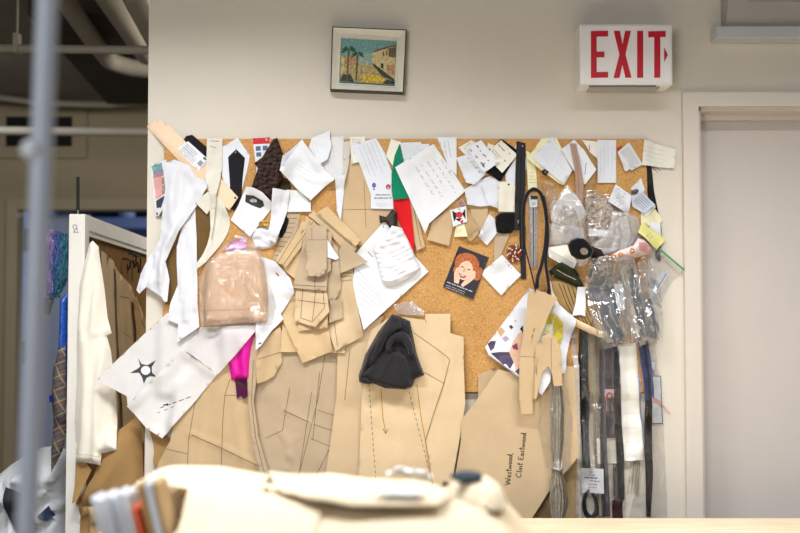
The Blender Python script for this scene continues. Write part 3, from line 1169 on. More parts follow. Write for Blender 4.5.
piece('tracing_sheet', [(184, 350), (200, 327), (262, 325), (240, 351), (219, 374)], [m_trace2], 'thin tracing sheet showing pink fabric through it', 'tracing sheet', 'white tracing sheets at left', curl=.01, pin=(215, 326))
piece('tracing_sheet', [(128, 406), (146, 386), (183, 350), (219, 373.5), (192, 406), (163, 438), (147, 428)], [m_trace, m_ink], 'tracing sheet with black dashes in its lower corner', 'tracing sheet', 'white tracing sheets at left', curl=.02,
      pin=(200, 360), strokes=dashes((192, 396.4), (160, 408), 5, 2.5, .7) + dashes((190, 400.5), (157, 413), 4, 4, .5)[2:] + [([(163, 405.5), (168, 404)], 1.3, 1)])

# shirt-like white pattern, in two lengths
wl = piece('collar_pattern', [(195, 206), (197, 240), (198, 285), (198, 305), (200, 327), (178, 342), (179, 324), (168, 320), (171, 303), (178, 285), (177, 262), (177, 247), (182, 228)],
           [m_white_c, m_faint], 'long white cloth pattern hanging to a point, right half of the white pair', 'cloth pattern', 'white cloth patterns at left', curl=.012,
           ridges=[([(190, 225), (186, 320)], 2.5, .008), ([(195, 240), (196, 310)], 2, .006), ([(183, 240), (182, 300)], 1.6, .006), ([(187, 215), (180, 240)], 2, .006)], wr=[(.004, .05, 5, 3)], step=.008)
wl2 = piece('collar_pattern', [(163, 164), (175, 160), (190, 166), (197, 178), (207, 180), (208, 187), (196, 208), (180, 232), (172, 250), (167, 262), (171, 280), (169, 302), (166, 302), (163, 297), (147, 287),
                               (140, 294), (137, 290), (141, 274), (149, 257), (160, 240), (163, 215), (166, 190)],
            [m_white_c, m_faint], 'white cloth pattern with a rounded lapel, left half of the white pair', 'cloth pattern', 'white cloth patterns at left', curl=.02,
            ridges=[([(175, 170), (172, 230), (160, 280)], 5, .012), ([(196, 190), (168, 245)], 4, .007), ([(150, 262), (142, 288)], 2, .010), ([(157, 255), (150, 285)], 1.6, .010), ([(164, 250), (162, 290)], 1.6, .008), ([(185, 172), (180, 220), (165, 250)], 2, .006)], wr=[(.005, .06, 10, 8)], step=.008)
piece('interfacing_piece', [(217, 193), (226, 207), (231, 221), (227, 236), (217, 250), (200, 269), (196, 267), (206, 250), (211, 232), (212, 205)], [m_inter, m_pencil],
      'curved cream interfacing sweeping down beside the packed pad', 'interfacing', curl=.01, ridges=[([(214, 200), (210, 245), (199, 266)], 2, .005)], smooth=1)
piece('interfacing_piece', [(195, 202), (211, 190), (214, 206), (207, 214.5)], [m_inter, m_pencil], 'small cream interfacing point below the twill strip', 'interfacing', curl=.006)
piece('twill_strip', [(207, 138), (222.5, 138), (222.5, 165), (221, 180), (217, 196), (211, 196), (206, 178), (207, 160)], [m_inter, m_pencil], 'cream twill strip pinned upright at the top left', 'fabric strip',
      curl=.008, strokes=[([(210, 141), (220, 141.5)], .5, 1), ([(210, 146), (216, 148)], .5, 1)], wr=[(.003, .03, 0, 4)], ridges=[([(214, 180), (214, 196)], 3, .006)])
piece('twill_tail', [(211, 195), (217, 195), (215, 214), (213, 230), (211, 240), (210, 214)], [m_inter], 'thin cream twill tail hanging under the twill strip', 'fabric strip', curl=.006)
a, b = WALL.px(235.5, 147, .035)
MB().tube([WALL.w(a, b, .012), WALL.w(a, b - .018, .034)], .0013, 8).ball(WALL.w(a, b - .018, .034), .0028).build('pin', m_steel, pad)
o = pad
piece('red_packet', [(252.5, 138), (270, 137), (271, 175), (257, 176), (254, 150)], [m_white_p, m_red, mat('blue print', '#57718f', var=.3, scale=200), m_white_p], 'white and red packet card behind the dark brown ruffle', 'packet',
      fills=[([(252.6, 138.2), (269.8, 137.2), (270, 143.6), (253.4, 144.4)], 1), ([(255.6, 146.5), (260.6, 146.2), (261, 150.6), (256, 151)], 2), ([(262.6, 146), (267.6, 145.8), (268, 150.2), (263, 150.6)], 2),
             ([(256.3, 152.6), (261, 152.3), (261.3, 156.4), (256.6, 156.8)], 2), (ell(266.5, 139.6, 1.2, 1), 3)], curl=.003)
note([(276, 178), (290, 178), (291, 191), (280, 190)], K['brown'], 'dark olive fabric scrap beside the brown ruffle', name='fabric_scrap', cat='fabric scrap', group=None)
bpy.data.objects['fabric_scrap'].data.materials[0] = mat('olive black cloth', '#37321f', .9, .1, .2, 60)
piece('ruffle_swatch', [(273, 139), (277, 137), (281, 148), (285, 160), (281, 172), (284, 178), (279, 186), (272, 201), (262, 194), (251, 187), (255, 176), (258, 168), (254, 163), (262, 157), (268, 147)],
      [mat('dark brown ruffle', '#33190f', .6, .4, .5, 90, 1.0, 120), m_ink], 'dark brown ruffled fabric hanging beside the red packet', 'fabric swatch', bulge=.014, bw=.010, solid=True, step=.0035,
      wr=[(.010, .014, None, 5), (.008, .007, None, 9)], curl=0)
note([(246.5, 187), (254, 188.5), (263, 193), (274.5, 205), (263, 220), (250, 237), (231, 220), (239, 205)], m_white_p, 'white sheet with a black and white picture of an oval', cat='paper sheet', name='printed_sheet', group=None,
     fills=[([(246, 195), (254, 196), (263.5, 201.5), (264.5, 206), (260, 208.5), (252, 205.5), (245.5, 202)], 2), (ell(253.5, 200.8, 3.8, 2, 16, 10), 5), (ell(253.5, 200.8, 2.3, 1.1, 14, 10), 2)],
     strokes=rules(238, 216, 35, 3, 2, 9, 4, .3, 5), mats=[m_greyink, mat('dark grey print', '#3b3b3a', var=.25, scale=200), m_red, m_blueink, m_faint])
note([(287, 190), (300, 191), (311, 203), (311, 212), (286, 212)], m_white_p, 'white note under the tip of the folded white sheet', strokes=scrib(290, 206, 0, 16, 2, 5, .3, 5))
piece('black_ribbon', [(285, 214), (289, 220), (286, 231), (282, 238), (277, 236), (280, 226)], [m_velvet], 'short black ribbon beside the ticked strip', 'ribbon', bulge=.004, bw=.005, solid=True, step=.006)
piece('crumpled_tape', [(252, 237), (256, 229), (270, 226), (280, 232), (277, 243), (270, 248), (262, 249.5), (254, 247)], [m_inter], 'crumpled off white tape end below the sheet with the oval picture', 'tape', curl=.002, bulge=.006, bw=.01, solid=True,
      wr=[(.006, .025, 70, 5), (.003, .012, None, 6)], step=.005)
bpy.data.objects['crumpled_tape'].data.materials[0] = m_white_c
piece('white_facing', [(273.5, 189), (290, 191), (287, 213), (282, 228), (276, 243), (269, 240), (270, 226), (272, 205)], [m_white_c, m_faint], 'upright white cloth facing beside the sheet with the oval picture',
      'cloth pattern', curl=.008, wr=[(.004, .04, 70, 5)], ridges=[([(282, 192), (275, 236)], 1.5, .005), ([(286, 195), (281, 225)], 1.5, .004)], step=.007)
a, b = WALL.px(263, 223.5, .03)
hh = .03
mb = MB()
for k in range(2):
    mb.tube([WALL.w(a + .012 * math.cos(t) + .008 * k, b + .007 * math.sin(t), hh + .004 * k) for t in [i * .35 for i in range(18)]], .0022, 6)
g = tag(mb.build('gold_clasp', mat('brass', '#b89040', .3, .5, .05, 30, metal=.9)), 'small gold clasp between the white sheets at left', 'clasp')

# pad in a plastic bag
note([(258, 255), (276, 262), (291, 279), (295, 292), (266, 292)], m_cool_p, 'white paper with a small red mark behind the packed pad', strokes=[([(276, 273), (279, 276)], 1.4, 3)])
note([(256, 272), (276, 285), (295, 292), (281, 314), (284, 319), (272, 331), (262, 346), (257, 350), (258, 300)], m_white_p, 'white paper point hanging right below the packed pad', curl=.01,
     fills=[([(260, 343), (263, 342), (262, 349), (259.5, 348)], 4)])
piece('foam_pad', [(209, 262), (218, 254), (232, 249.5), (256, 250), (263, 261), (267, 285), (268, 304), (266.5, 322), (204, 326), (203, 300), (205, 278)], [mat('beige foam', '#d9b697', .9, .1, .03, 12, .15, 120), mat('beige seam', '#b08d70')],
      'beige foam pad packed inside the clear plastic bag', 'pad', bulge=.034, bw=.03, solid=True, curl=0, ridges=[([(212, 270), (258, 270)], 3, -.003)], strokes=[([(205, 311), (262, 309)], .5, 1)])
piece('pink_mesh', [(226, 251), (231, 243), (245, 236), (247, 246), (243, 250)], [mat('violet pink mesh', '#c168b0', .6, .3, .5, 160)], 'violet pink mesh scrap inside the top of the pad bag', 'mesh scrap', wr=[(.004, .012, None, 3)])
padbag = piece('plastic_bag', [(232, 236), (246, 231), (262, 250), (270, 285), (276, 305), (271, 325), (236, 328), (201, 330), (198, 282), (206, 262), (220, 250)], [m_film], 'clear plastic bag wrapping the beige foam pad', 'plastic bag', G_B,
      wr=[(.0012, .06, None, 4)], step=.006, curl=.0,
      ridges=[([(212, 262), (206, 300), (205, 326)], 1.2, .005), ([(259, 255), (266, 280)], 1.2, .006), ([(252, 296), (262, 300), (270, 312)], 1, .005), ([(256, 288), (262, 294)], 1, .005), ([(240, 240), (258, 262), (268, 288)], 1.5, .005),
              ([(228, 284), (229, 292)], 1, .004), ([(237, 282), (238, 288)], 1, .004), ([(247, 284), (252, 294), (262, 298)], 1.2, .005), ([(208, 300), (214, 308)], 1, .004), ([(204, 326), (240, 324), (268, 321)], 1, .005), ([(205, 288), (213, 283)], 1, .004), ([(203, 310), (210, 296)], 1, .004), ([(220, 252), (232, 246), (246, 240)], 1, .004)])
# ------------------------------------------------------------------ top middle
note([(281, 171), (283.5, 157), (302, 139), (306, 146), (290, 160)], m_cool_p, 'white paper flap behind the folded white sheet left side', curl=.008)
note([(331, 137), (344, 136), (342.5, 178), (333, 179.5), (320, 167), (331, 150)], m_grey_p, 'grey white paper strip with fuzzy lower edge', curl=.008, strokes=rules(333, 145, 85, 3, 3, 26, 3, .35, 5))
note([(344, 142), (350.5, 141), (349.5, 160), (346, 180), (342.5, 178)], m_news, 'narrow newsprint strip right of the grey paper strip', curl=.006)
note([(335, 178), (345.5, 175), (343.5, 196), (341, 221), (337, 211)], m_cool_p, 'white paper spike pointing down over the brown pattern', curl=.006)
note([(312, 138), (329.5, 130), (330.5, 140), (332, 146), (328, 160), (321, 165), (309, 148)], m_white_p, 'white crumpled paper sticking up above the board edge', curl=.012, wr=[(.004, .04, 60, 3)],
     strokes=rules(315, 141, 75, 4, 3.2, 17, 6, .25, 5))
note([(281, 172), (302, 140), (312, 153), (322, 166), (335, 181), (325, 187), (311, 201), (298, 190)], m_white_p, 'folded white paper sheet hanging as a diamond', cat='paper sheet', name='folded_sheet', group=None, curl=.016, pin=(302, 140),
     ridges=[([(283, 172), (322, 182), (334, 182)], 3, .007), ([(302, 144), (296, 170)], 4, .004)], strokes=rules(298, 160, 33, 4, 4, 25, 4, .25, 5), smooth=0)
note([(350, 137), (365, 136), (365.5, 161), (351.5, 164.5)], m_cream_p, 'small cream note between newsprint strip and printed leaflet', strokes=rules(352, 140, 0, 2, 2.4, 11, 3, .5, 1))
note([(391, 139), (401, 142), (394, 168), (386, 156)], m_cream_p, 'blank cream paper behind the green flag tip')
leaf = note([(351, 145), (376, 138), (385, 153), (392, 172), (393.5, 209.5), (371, 209), (371, 195), (362, 170)], m_cool_p, 'white leaflet with a red round emblem and two dark printed lines', cat='leaflet', name='leaflet', group=None,
            strokes=rules(359, 147, 68, 6, -4.2, 36, 5, .45, 5) + rules(375.5, 195.2, 0, 1, 2, 14, 8, 1.2, 1, True, 0) + rules(374, 198.4, 0, 1, 2, 17.5, 9, 1.3, 1, True, 0) + rules(376, 204, 0, 2, 2, 13, 4, .3, 5),
            fills=[(ell(388.3, 187, 2.5, 2.6), 3), (ell(388.3, 188, .9, 1.1), 5), (ell(374, 185.5, 2, 2.6), 4), (ell(374, 189.5, 1.2, .8), 4)], curl=.005)
note([(400, 143), (421, 142), (424, 152), (405, 166)], m_cool_p, 'faintly ruled paper right of the green flag tip', strokes=rules(403, 147, 0, 5, 2.6, 16, 4, .25, 5))
note([(419, 144), (429, 144), (430, 152), (422, 154)], m_cool_p, 'narrow white paper tip above the large handwritten sheet')
note([(437, 137), (456.5, 137), (456.5, 176), (448, 166)], m_white_p, 'upright narrow white paper right of the large handwritten sheet', strokes=rules(440, 142, 80, 3, -4, 22, 7, .3, 4))
m_rfelt, m_gfelt = mat('red felt', '#cf1a22', .9, .1, .05, 40, .3, 200, sheen=.3), mat('green felt', '#0d7f5c', .9, .1, .05, 40, .3, 200, sheen=.3)
flag = piece('pennant', [(392.3, 196), (400, 195.6), (409, 194.6), (411.5, 212), (414, 238), (414, 253), (411, 250), (406, 240), (400, 225), (394, 207)], [m_rfelt], 'narrow pennant, green above and red below', 'pennant',
             curl=.007, pin=(400, 160), step=.008)
piece('green_panel', [(399.5, 144), (402, 152), (403, 162), (407.5, 180), (409.3, 198.5), (400, 199.5), (393.2, 200.3), (391.5, 190), (391.5, 174), (394.5, 156)], [m_gfelt], parent=flag, curl=.003, pin=(400, 145), step=.008)
hs = note([(395, 168), (433.5, 144), (465.5, 191), (429, 224), (425, 234), (410, 200)], m_white_p, 'large white sheet with loose pencil handwriting', cat='paper sheet', name='handwritten_sheet', group=None, curl=.014, pin=(433, 146),
          strokes=[s for i, (u, v, L) in enumerate([(415, 168, 34), (420.5, 165, 38), (427, 162, 34), (433.5, 160, 40), (440, 160, 22)]) for s in scrib(u, v, 57, L, 2.4, 20 + i, .32, 1)])
# notes cluster
note([(458, 148), (471, 140), (482, 146), (470, 160)], m_cream_p, 'cream paper corner at the top left of the note cluster', strokes=rules(463, 148, -33, 2, 2, 9, 3, .3, 1))
note([(464, 190), (478, 181), (500, 172), (500, 205), (480, 207), (467, 205)], m_cool_p, 'lilac white paper under the note cluster', curl=.01, ridges=[([(478, 184), (470, 204)], 4, .002)])
note([(480, 184), (498, 176), (498, 209), (488, 205)], m_cool_p, 'pale blue white paper left of the punched card', curl=.003)
note([(456, 158), (470, 154), (486, 174), (474, 185.5), (466, 183)], m_cool_p, 'lilac note with brown handwriting at lower left of the cluster', strokes=scrib(467, 158.5, 50, 20, 2.2, 31, .5, 1) + rules(462, 162, 50, 3, 3, 14, 5, .25, 5))
note([(505, 172), (517, 142), (527, 160), (524, 190), (506, 186)], m_cool_p, 'pale paper behind the black zipper at the board top')
piece('fabric_square', [(500, 139), (503, 139.5), (518, 151), (517, 156), (500, 182), (484.5, 172), (488, 160)], [m_velvet], 'black fabric square behind the cream printed note', 'fabric swatch', curl=.003)
note([(488, 143), (500, 148), (495, 158), (484, 154)], m_cream_p, 'cream card tip with a dark mark between two notes', strokes=[([(489, 149), (491, 151)], 1.4, 2)], curl=.002)
note([(485, 155.5), (501, 140), (517.5, 155), (502, 173.5)], m_cream_p, 'cream note with small printed lines over the black fabric square', strokes=rules(498, 144.5, 47, 1, 3, 11, 3, .7, 2) + rules(493, 149, 47, 2, 2.2, 13, 4, .6, 1) + rules(489, 154.5, 47, 2, 3, 17, 6, .5, 1) + [([(509, 153), (510, 154.5)], .8, 2), ([(504, 160), (505.5, 162)], .8, 2)], curl=.004)
note([(465.5, 148), (481, 140), (499, 162.5), (484, 173.5)], m_white_p, 'white note with two lines of bold black handwriting', strokes=scrib(476, 145.8, 53, 8.5, 2.3, 41, .6, 2) + scrib(482.6, 154.4, 53, 10, 2.6, 141, .6, 2) + scrib(469.5, 149.5, 53, 5.5, 2.3, 44, .6, 2) + scrib(474.6, 156.2, 53, 6, 2.3, 47, .6, 2) + scrib(479.8, 163.2, 53, 8, 2.5, 46, .6, 2), curl=.006)
card = note([(498, 182), (515.5, 182), (515.5, 212), (498, 212)], m_cream_p, 'cream card with a punched hole above the velvet patch', curl=.003, fills=[(ell(508.5, 184.8, 1, 1), 2)])
note([(489, 214), (497, 221), (497, 233), (487, 245.5), (477.5, 237)], m_cool_p, 'small lilac white note below the cluster', curl=.007, strokes=rules(488, 222, 130, 3, 3, 14, 6, .25, 5))
note([(456, 226), (464, 224), (467.5, 237), (454, 237)], m_lemon_p, 'tiny pale yellow note under the patterned card', strokes=rules(456, 230, 0, 2, 2, 8, 4, .3, 1), curl=.002)
note([(457, 203), (462, 198), (466, 206), (459, 212)], K['taupe'], 'small pinkish print behind the patterned card', mats=[mat('dusky pink print', '#a87880', var=.4, scale=200)], fills=[([(458, 203), (461.5, 199.5), (465, 206), (460, 210.5)], 1)], curl=.002, cat='print', name='small_print')
note([(450, 210), (466, 206.5), (467, 222), (453, 227)], m_white_p, 'small white card with red and black rosette pattern', cat='card', name='patterned_card', curl=.003,
     fills=[([(452, 211), (458, 214), (454, 222)], 2), ([(465, 209), (462, 214), (465.5, 220)], 2), (ell(459, 215, 3.4, 3), 3), ([(455, 219), (462, 218), (459, 222)], 2), ([(460, 221), (463, 220), (463, 223), (461, 224)], 3), (ell(459, 209.5, 1.6, 1), 5)])
piece('velvet_patch', [(495, 214), (513, 212), (517, 214), (516, 233), (497, 234), (495.5, 226)], [m_velvet, m_steel], 'black velvet patch below the cream punched card', 'fabric patch', bulge=.01, bw=.008, solid=True, step=.006, smooth=1)
zp_ = piece('zipper', [(516.5, 141), (525.5, 143), (525.5, 180), (523, 230), (514, 231), (515, 180)], [m_char_c, m_steel, m_black_c], 'black zipper strip hanging from the board top', 'zipper', curl=.006,
            strokes=[([(521, 146), (520.5, 180), (518.5, 228)], .7, 2)], fills=[(ell(517.5, 224.5, .8, .8, 8), 1), (ell(522.5, 146, .8, .8, 8), 1)], step=.008)
p_ = WALL.px(518, 222, .03)
MB().ball(WALL.w(p_[0], p_[1], .036), .0045, 0, .7, .5, 1.6).build('slider', m_steel, zp_)
piece('zipper_end', [(519, 226), (525.5, 226), (526, 279), (521, 279)], [m_char_c], 'black zipper tail hanging beside the bead brooch', 'zipper', curl=.004)

# photo of a face, card, brooch
face = piece('portrait_card', [(459, 246), (489, 257.5), (473, 299.5), (443, 287)],
             [mat('portrait dark ground', '#2f2c35', .4, .4, .06, 20), mat('portrait orange hair', '#ba6a3c', .5, .3, .4, 220), mat('portrait skin', '#ecc3aa', .5, .3, .06, 60), mat('portrait lips', '#b4524c', .5, .3),
              mat('portrait dark', '#4a2c28', .5, .3), mat('portrait lettering', '#c9c6cd', .5, .3), mat('portrait shade', '#d39d82', .5, .3)],
             'dark portrait card of a laughing person with orange curls', 'portrait card', curl=.006, step=.008,
             fills=[(ell(467, 263.5, 12.5, 10.5, 22, 20), 1), (ell(458, 269, 4.5, 6, 14, 20), 1), (ell(478, 274, 4.5, 7, 14, 20), 1), (ell(465.2, 270.5, 7.4, 9.8, 22, 18), 2),
                    ([(456, 268), (459, 267), (460, 278), (458.5, 284), (454, 282.5), (454, 274)], 2), ([(475.5, 272), (475, 278), (469, 283), (463, 287), (460.5, 285), (466, 279), (473.5, 270.5)], 2),
                    ([(458.5, 272.5), (462, 274.2), (467, 276), (464, 278.6), (459.8, 277)], 3), ([(459.6, 273.6), (465, 275.6), (463.2, 276.6), (460.2, 275.4)], 5),
                    ([(461.2, 266), (464, 266.8), (463.6, 267.6), (461, 267)], 4), ([(467.5, 268.6), (470.6, 269.6), (470.2, 270.4), (467.2, 269.6)], 4), ([(464.2, 268), (465.4, 268.4), (464.4, 272.4), (463, 272)], 6)],
             strokes=[([(458.6, 270), (455.3, 281)], .4, 6), ([(473, 274), (466, 281)], .4, 6)] + rules(447, 282, 21, 1, 2, 27, 3, .9, 5, True, 0) + rules(446, 285, 21, 2, 2, 24, 5, .4, 5))
note([(502, 255), (521, 275), (501, 295.5), (482, 275.5), (484, 270)], m_white_p, 'blank white card pinned as a diamond on bare cork', cat='card', name='white_card', strokes=scrib(505, 262, 48, 12, 1.4, 51, .3, 4), curl=.006, group=None)
c = WALL.px(514, 253.5, .02)
mb = MB()
bc = WALL.w(c[0], c[1], .017)
mb.ball(bc, .02, 3, 1, .15, 1)
for i in range(70):
    rr, an = .026 * math.sqrt((i + .5) / 70), i * 2.4
    mb.ball((bc.x + rr * math.cos(an) * .92, bc.y - .006 * (1 - (rr / .027) ** 2) - .003, bc.z + rr * math.sin(an) * 1.12), .0034, (0 if i % 7 in (1, 5) else 1 if i % 7 in (0, 3) else 2), sub=1)
br = mb.build('bead_brooch', [mat('red bead', '#b02a20', .25, .6, .1, 200), mat('white bead', '#e9dccb', .25, .6, .1, 200), mat('amber bead', '#6d3a1c', .3, .6, .2, 200), m_dark])
tag(br, 'round brooch of red, white and brown beads on the cork', 'brooch')

# document with crumpled cloth
mb = MB()
c0 = WALL.px(386, 219, .02)
dk = mat('dark brown leather', '#2e241f', .5, .4, .2, 80, .3, 90)
piece('leather_bow', [(379, 215), (386, 217), (391, 211), (397, 212), (397, 228), (390, 229), (386, 222), (380, 223)], [dk], 'dark brown leather bow above the white document', 'bow', bulge=.009, bw=.006, solid=True, step=.005, wr=[(.004, .015, None, 4)])
fold = lambda *q: list(q)
piece('white_cloth', [(373, 250), (377, 243), (383, 238), (392, 226), (402, 228), (409, 242), (415, 256), (421, 268), (416, 274), (411, 278), (399, 284), (387, 286), (382, 283), (380, 276), (378, 266)], [mat('white crumpled satin', '#e6e8f0', .7, .25, .02, 20, .1, 120)],
      'crumpled white cloth pinned over the white document', 'cloth', bulge=.012, bw=.016, solid=True, curl=.004, pin=(396, 228), step=.0045, wr=[(.004, .03, 72, 5)],
      ridges=[([(374 + i * 1.0, 252 + i * 4.6), (386 + i * .8, 253.5 + i * 4.6), (398 + i, 249 + i * 4.4), (408 + i * 1.6, 244 + i * 4.2)], 1.5, .0065 + .001 * (i % 2)) for i in range(7)] + [([(386, 240), (394, 238), (404, 233)], 1.6, .006), ([(381, 246), (390, 244), (399, 241)], 1.4, .005)])
piece('plastic_scrap', [(393, 305), (412, 301), (424, 311), (424, 316), (398, 314)], [m_filmw], 'milky plastic scrap above the black cloth', 'plastic scrap', curl=.006, wr=[(.005, .02, None, 3)])

# black cloth
m_bkc = mat('black gathered cloth', '#201f24', .75, .2, .08, 60, .3, 300, sheen=.2)
bk = piece('black_cloth', [(392, 314), (401, 317), (410, 321), (413, 335), (417, 355), (424.5, 375), (415, 379), (412, 387), (405, 389.5), (385, 388.5), (372, 383), (367, 379), (360, 382), (358.5, 375), (361, 369), (365, 355), (378, 332)],
           [m_bkc], 'black gathered cloth pinned at its top over the pale pattern', 'cloth', bulge=.022, bw=.022, solid=True, curl=.006, step=.006,
           ridges=[([(392, 316), (376, 345), (362, 374)], 2, .012), ([(409, 322), (412, 350), (421, 374)], 2, .012), ([(406, 326), (409, 345), (414, 370)], 1.4, .008), ([(385, 330), (370, 352), (364, 372)], 1.5, .010)], wr=[(.004, .03, 20, 4)])
piece('skirt_fold', [(386, 348), (377, 358), (366, 371), (361, 376), (371, 381.5), (390, 387), (404, 389.4), (411, 386.5), (410, 370), (406, 358), (400, 352), (393, 352)], [m_bkc], parent=bk, bulge=.010, bw=.012, solid=True, curl=.006, step=.006,
      ridges=[([(392, 354), (380, 378)], 1.5, .005), ([(400, 355), (404, 380)], 2, .005)])
piece('hem', [(359, 376), (366, 378), (373, 383), (366, 384), (359.5, 382)], [m_bkc], parent=bk, bulge=.008, bw=.008, solid=True, curl=0, step=.005)
piece('collar_fold', [(386.5, 351), (385, 343), (388, 336), (394, 332), (402, 331), (409, 335), (413, 345), (413, 354), (409, 356), (407, 348), (402, 342), (396, 341), (391.5, 345), (391, 353)], [m_bkc], parent=bk, bulge=.018, bw=.010, solid=True, curl=0, step=.005)
piece('top_fold', [(392, 315), (400, 318), (402, 328), (393, 332), (387, 337), (381, 350), (373, 362), (368, 366), (376, 344), (385, 329)], [m_bkc], parent=bk, bulge=.012, bw=.010, solid=True, curl=0, step=.005)
# ------------------------------------------------------------------ zip packet and cord
zpk = piece('zip_packet', [(528, 200), (530, 195), (537, 195), (539, 200), (537.5, 268.5), (529.5, 268.5)], [m_filmw], 'white zip in a clear sleeve with a small green topped label', 'zip packet', bulge=.006, bw=.008, solid=True, curl=.003, step=.007)
piece('zip', [(532.2, 207), (535, 207), (534.6, 266.5), (531.8, 266.5)], [mat('grey zip tape', '#9b9ca6', .7, .2), m_ink], parent=zpk, curl=0, strokes=[([(533.6, 208), (533.2, 266)], .7, 1)], step=.007)
piece('label', [(529, 195.6), (537.6, 195.6), (537.3, 207), (529.6, 207)], [m_white_p, mat('label green', '#2e5a48', .6, .2), m_ink], parent=zpk, curl=0, fills=[([(529, 195.8), (537.5, 195.8), (537.5, 199.4), (529.2, 199.4)], 1)], strokes=rules(531.5, 203, 0, 2, 1.8, 4.5, 3, .5, 2), step=.006)
cord = []
mb = MB()
for pts, rr in (([(524, 250), (523, 225), (523.5, 205), (527, 193), (534, 188), (541, 193), (545, 208), (547, 225), (545, 250), (541, 268), (537.5, 276), (537, 284)], .0058),
                ([(543, 196), (546.5, 212), (548, 240), (545, 262), (548, 280), (549.5, 293)], .0052), ([(525, 248), (528, 260), (533, 280), (535.5, 292)], .0024)):
    w = [WALL.px(u, v, .04) for u, v in pts]
    q = []
    for i in range(len(w) - 1):
        for k in range(4):
            t = k / 4
            q.append(WALL.w(w[i][0] * (1 - t) + w[i + 1][0] * t, w[i][1] * (1 - t) + w[i + 1][1] * t, .043 + .002 * math.sin(i * 1.3)))
    q.append(WALL.w(*w[-1], .043))
    for k in range(2):
        for i in range(1, len(q) - 1):
            q[i] = (q[i - 1] + q[i] * 2 + q[i + 1]) / 4
    mb.tube(q, rr, 8)
for u, v in ((537, 285), (549, 292)):
    a, b = WALL.px(u, v, .043)
    mb.ball(WALL.w(a, b, .042), .009, 0, .8, .6, 1.5)
tag(mb.build('looped_lanyard', m_black_c), 'looped black cord hanging around the zip packet', 'cord')

# yellow pads with a clip, papers to the right
note([(526, 151), (532, 154), (536, 171), (537.5, 191), (528, 191)], m_lemon_p, 'pale ruled note left of the yellow pad', strokes=rules(529, 173, 0, 4, 3.2, 7, 5, .4, 1), curl=.003)
pad = note([(526.5, 160), (541, 139), (556, 138), (572, 171), (563.5, 185.5), (559, 184)], m_lemon_p, 'yellow writing pad with a white cover and a black clip', cat='pad', name='writing_pad', group=None, t=.008, curl=.004)
cov = piece('cover', [(532, 158), (552.5, 136.5), (572, 170.5), (563, 184)], [m_cool_p, m_faint], parent=pad, curl=.004, strokes=rules(551, 142, 55, 6, 3, 30, 5, .3))
clip = piece('clip', [(541.5, 171), (544, 169.5), (548.5, 172), (545.5, 176), (541.8, 174)], [m_dark, m_steel], parent=pad, t=.006, curl=0, fills=[(ell(545, 172.6, 1, 1, 8), 1)], step=.006)
note([(582, 140), (599, 142), (598, 160), (590, 153)], m_cream_p, 'white paper tip left of the plain upright list', strokes=[([(589, 145), (589.5, 151)], .8, 1)], curl=.003)
note([(560.5, 150), (574, 139.5), (584, 150), (596, 170), (584.5, 185), (572, 170)], m_white_p, 'white folded paper behind the taupe ribbon', curl=.006, strokes=[([(586, 163), (584.5, 175)], .6, 4)] + rules(575, 150, 60, 2, 4, 20, 4, .3, 5))
piece('taupe_ribbon', [(570, 143.5), (576.5, 143.5), (579, 160), (583, 182), (583, 204), (577, 206), (574, 170)], [mat('taupe ribbon', '#a68a78', .5, .3, .04, 30), mat('taupe edge', '#8d7262', .5, .3)], 'taupe ribbon hanging over the white folded paper', 'ribbon', curl=.01,
      strokes=[([(573.5, 146), (577, 170), (579.5, 203)], .6, 1)])
note([(597, 140), (616, 140), (616, 183), (597, 183)], m_cool_p, 'plain upright white list pinned straight', cat='list', name='list_sheet', strokes=[s for i in range(4) for s in rules(600 + i * 4, 147, 90, 1, 2, 28, 60 + i, .3, 5)], curl=.004)
note([(616.5, 148), (622, 146), (630, 160), (619, 158)], m_red, 'red paper edge behind the tilted printed note', mats=[m_white_p])
note([(617, 152.5), (629, 142), (642.5, 164.5), (631, 171), (630, 169), (625, 172)], m_grey_p, 'tilted grey white printed note right of the list', strokes=rules(627, 147, 56, 5, 2, 22, 4, .55, 1), curl=.006)
piece('black_strip', [(645.5, 165), (651, 166), (654, 190), (661.5, 229), (660, 262), (655, 258), (656, 228), (648, 200)], [m_black_c], 'long black fabric strip hanging off the right board edge', 'fabric strip', curl=.006)
note([(643.5, 140), (675.5, 149.5), (674, 168.5), (640.5, 166)], m_cream_p, 'wide cream note reaching past the right board corner', strokes=rules(646, 147, 12, 4, 4.5, 22, 5, .3, 5) , curl=.008, ridges=[([(642, 152), (674, 158)], 5, .002)])
mb = MB()
for k in range(5):
    a, b = WALL.px(650 + k, 167, .02)
    a2, b2 = WALL.px(655 + k * 1.4, 170 + (k % 3) * 2, .02)
    mb.tube([WALL.w(a, b, .02), WALL.w((a + a2) / 2, (b + b2) / 2 + .002, .026), WALL.w(a2, b2, .024)], .0006, 4)
tag(mb.build('thread_ends', m_ink), 'loose black thread ends under the wide cream note', 'threads')
# ------------------------------------------------------------------ right side of the board
def creases(u0, v0, u1, v1, n, seed, wd=1.1, hh=.004, L=14, ang=None):
    r = random.Random(seed)
    out = []
    for _ in range(n):
        u, v = r.uniform(u0, u1), r.uniform(v0, v1)
        a = math.radians(ang + r.uniform(-25, 25)) if ang is not None else r.uniform(0, 6.3)
        l = r.uniform(.5, 1) * L
        k = r.uniform(-4, 4)
        out.append(([(u - l * math.cos(a) / 2, v - l * math.sin(a) / 2), (u + k * .5, v + k * .4), (u + l * math.cos(a) / 2, v + l * math.sin(a) / 2)], wd * r.uniform(.7, 1.4), hh * r.uniform(.5, 1.2)))
    return out


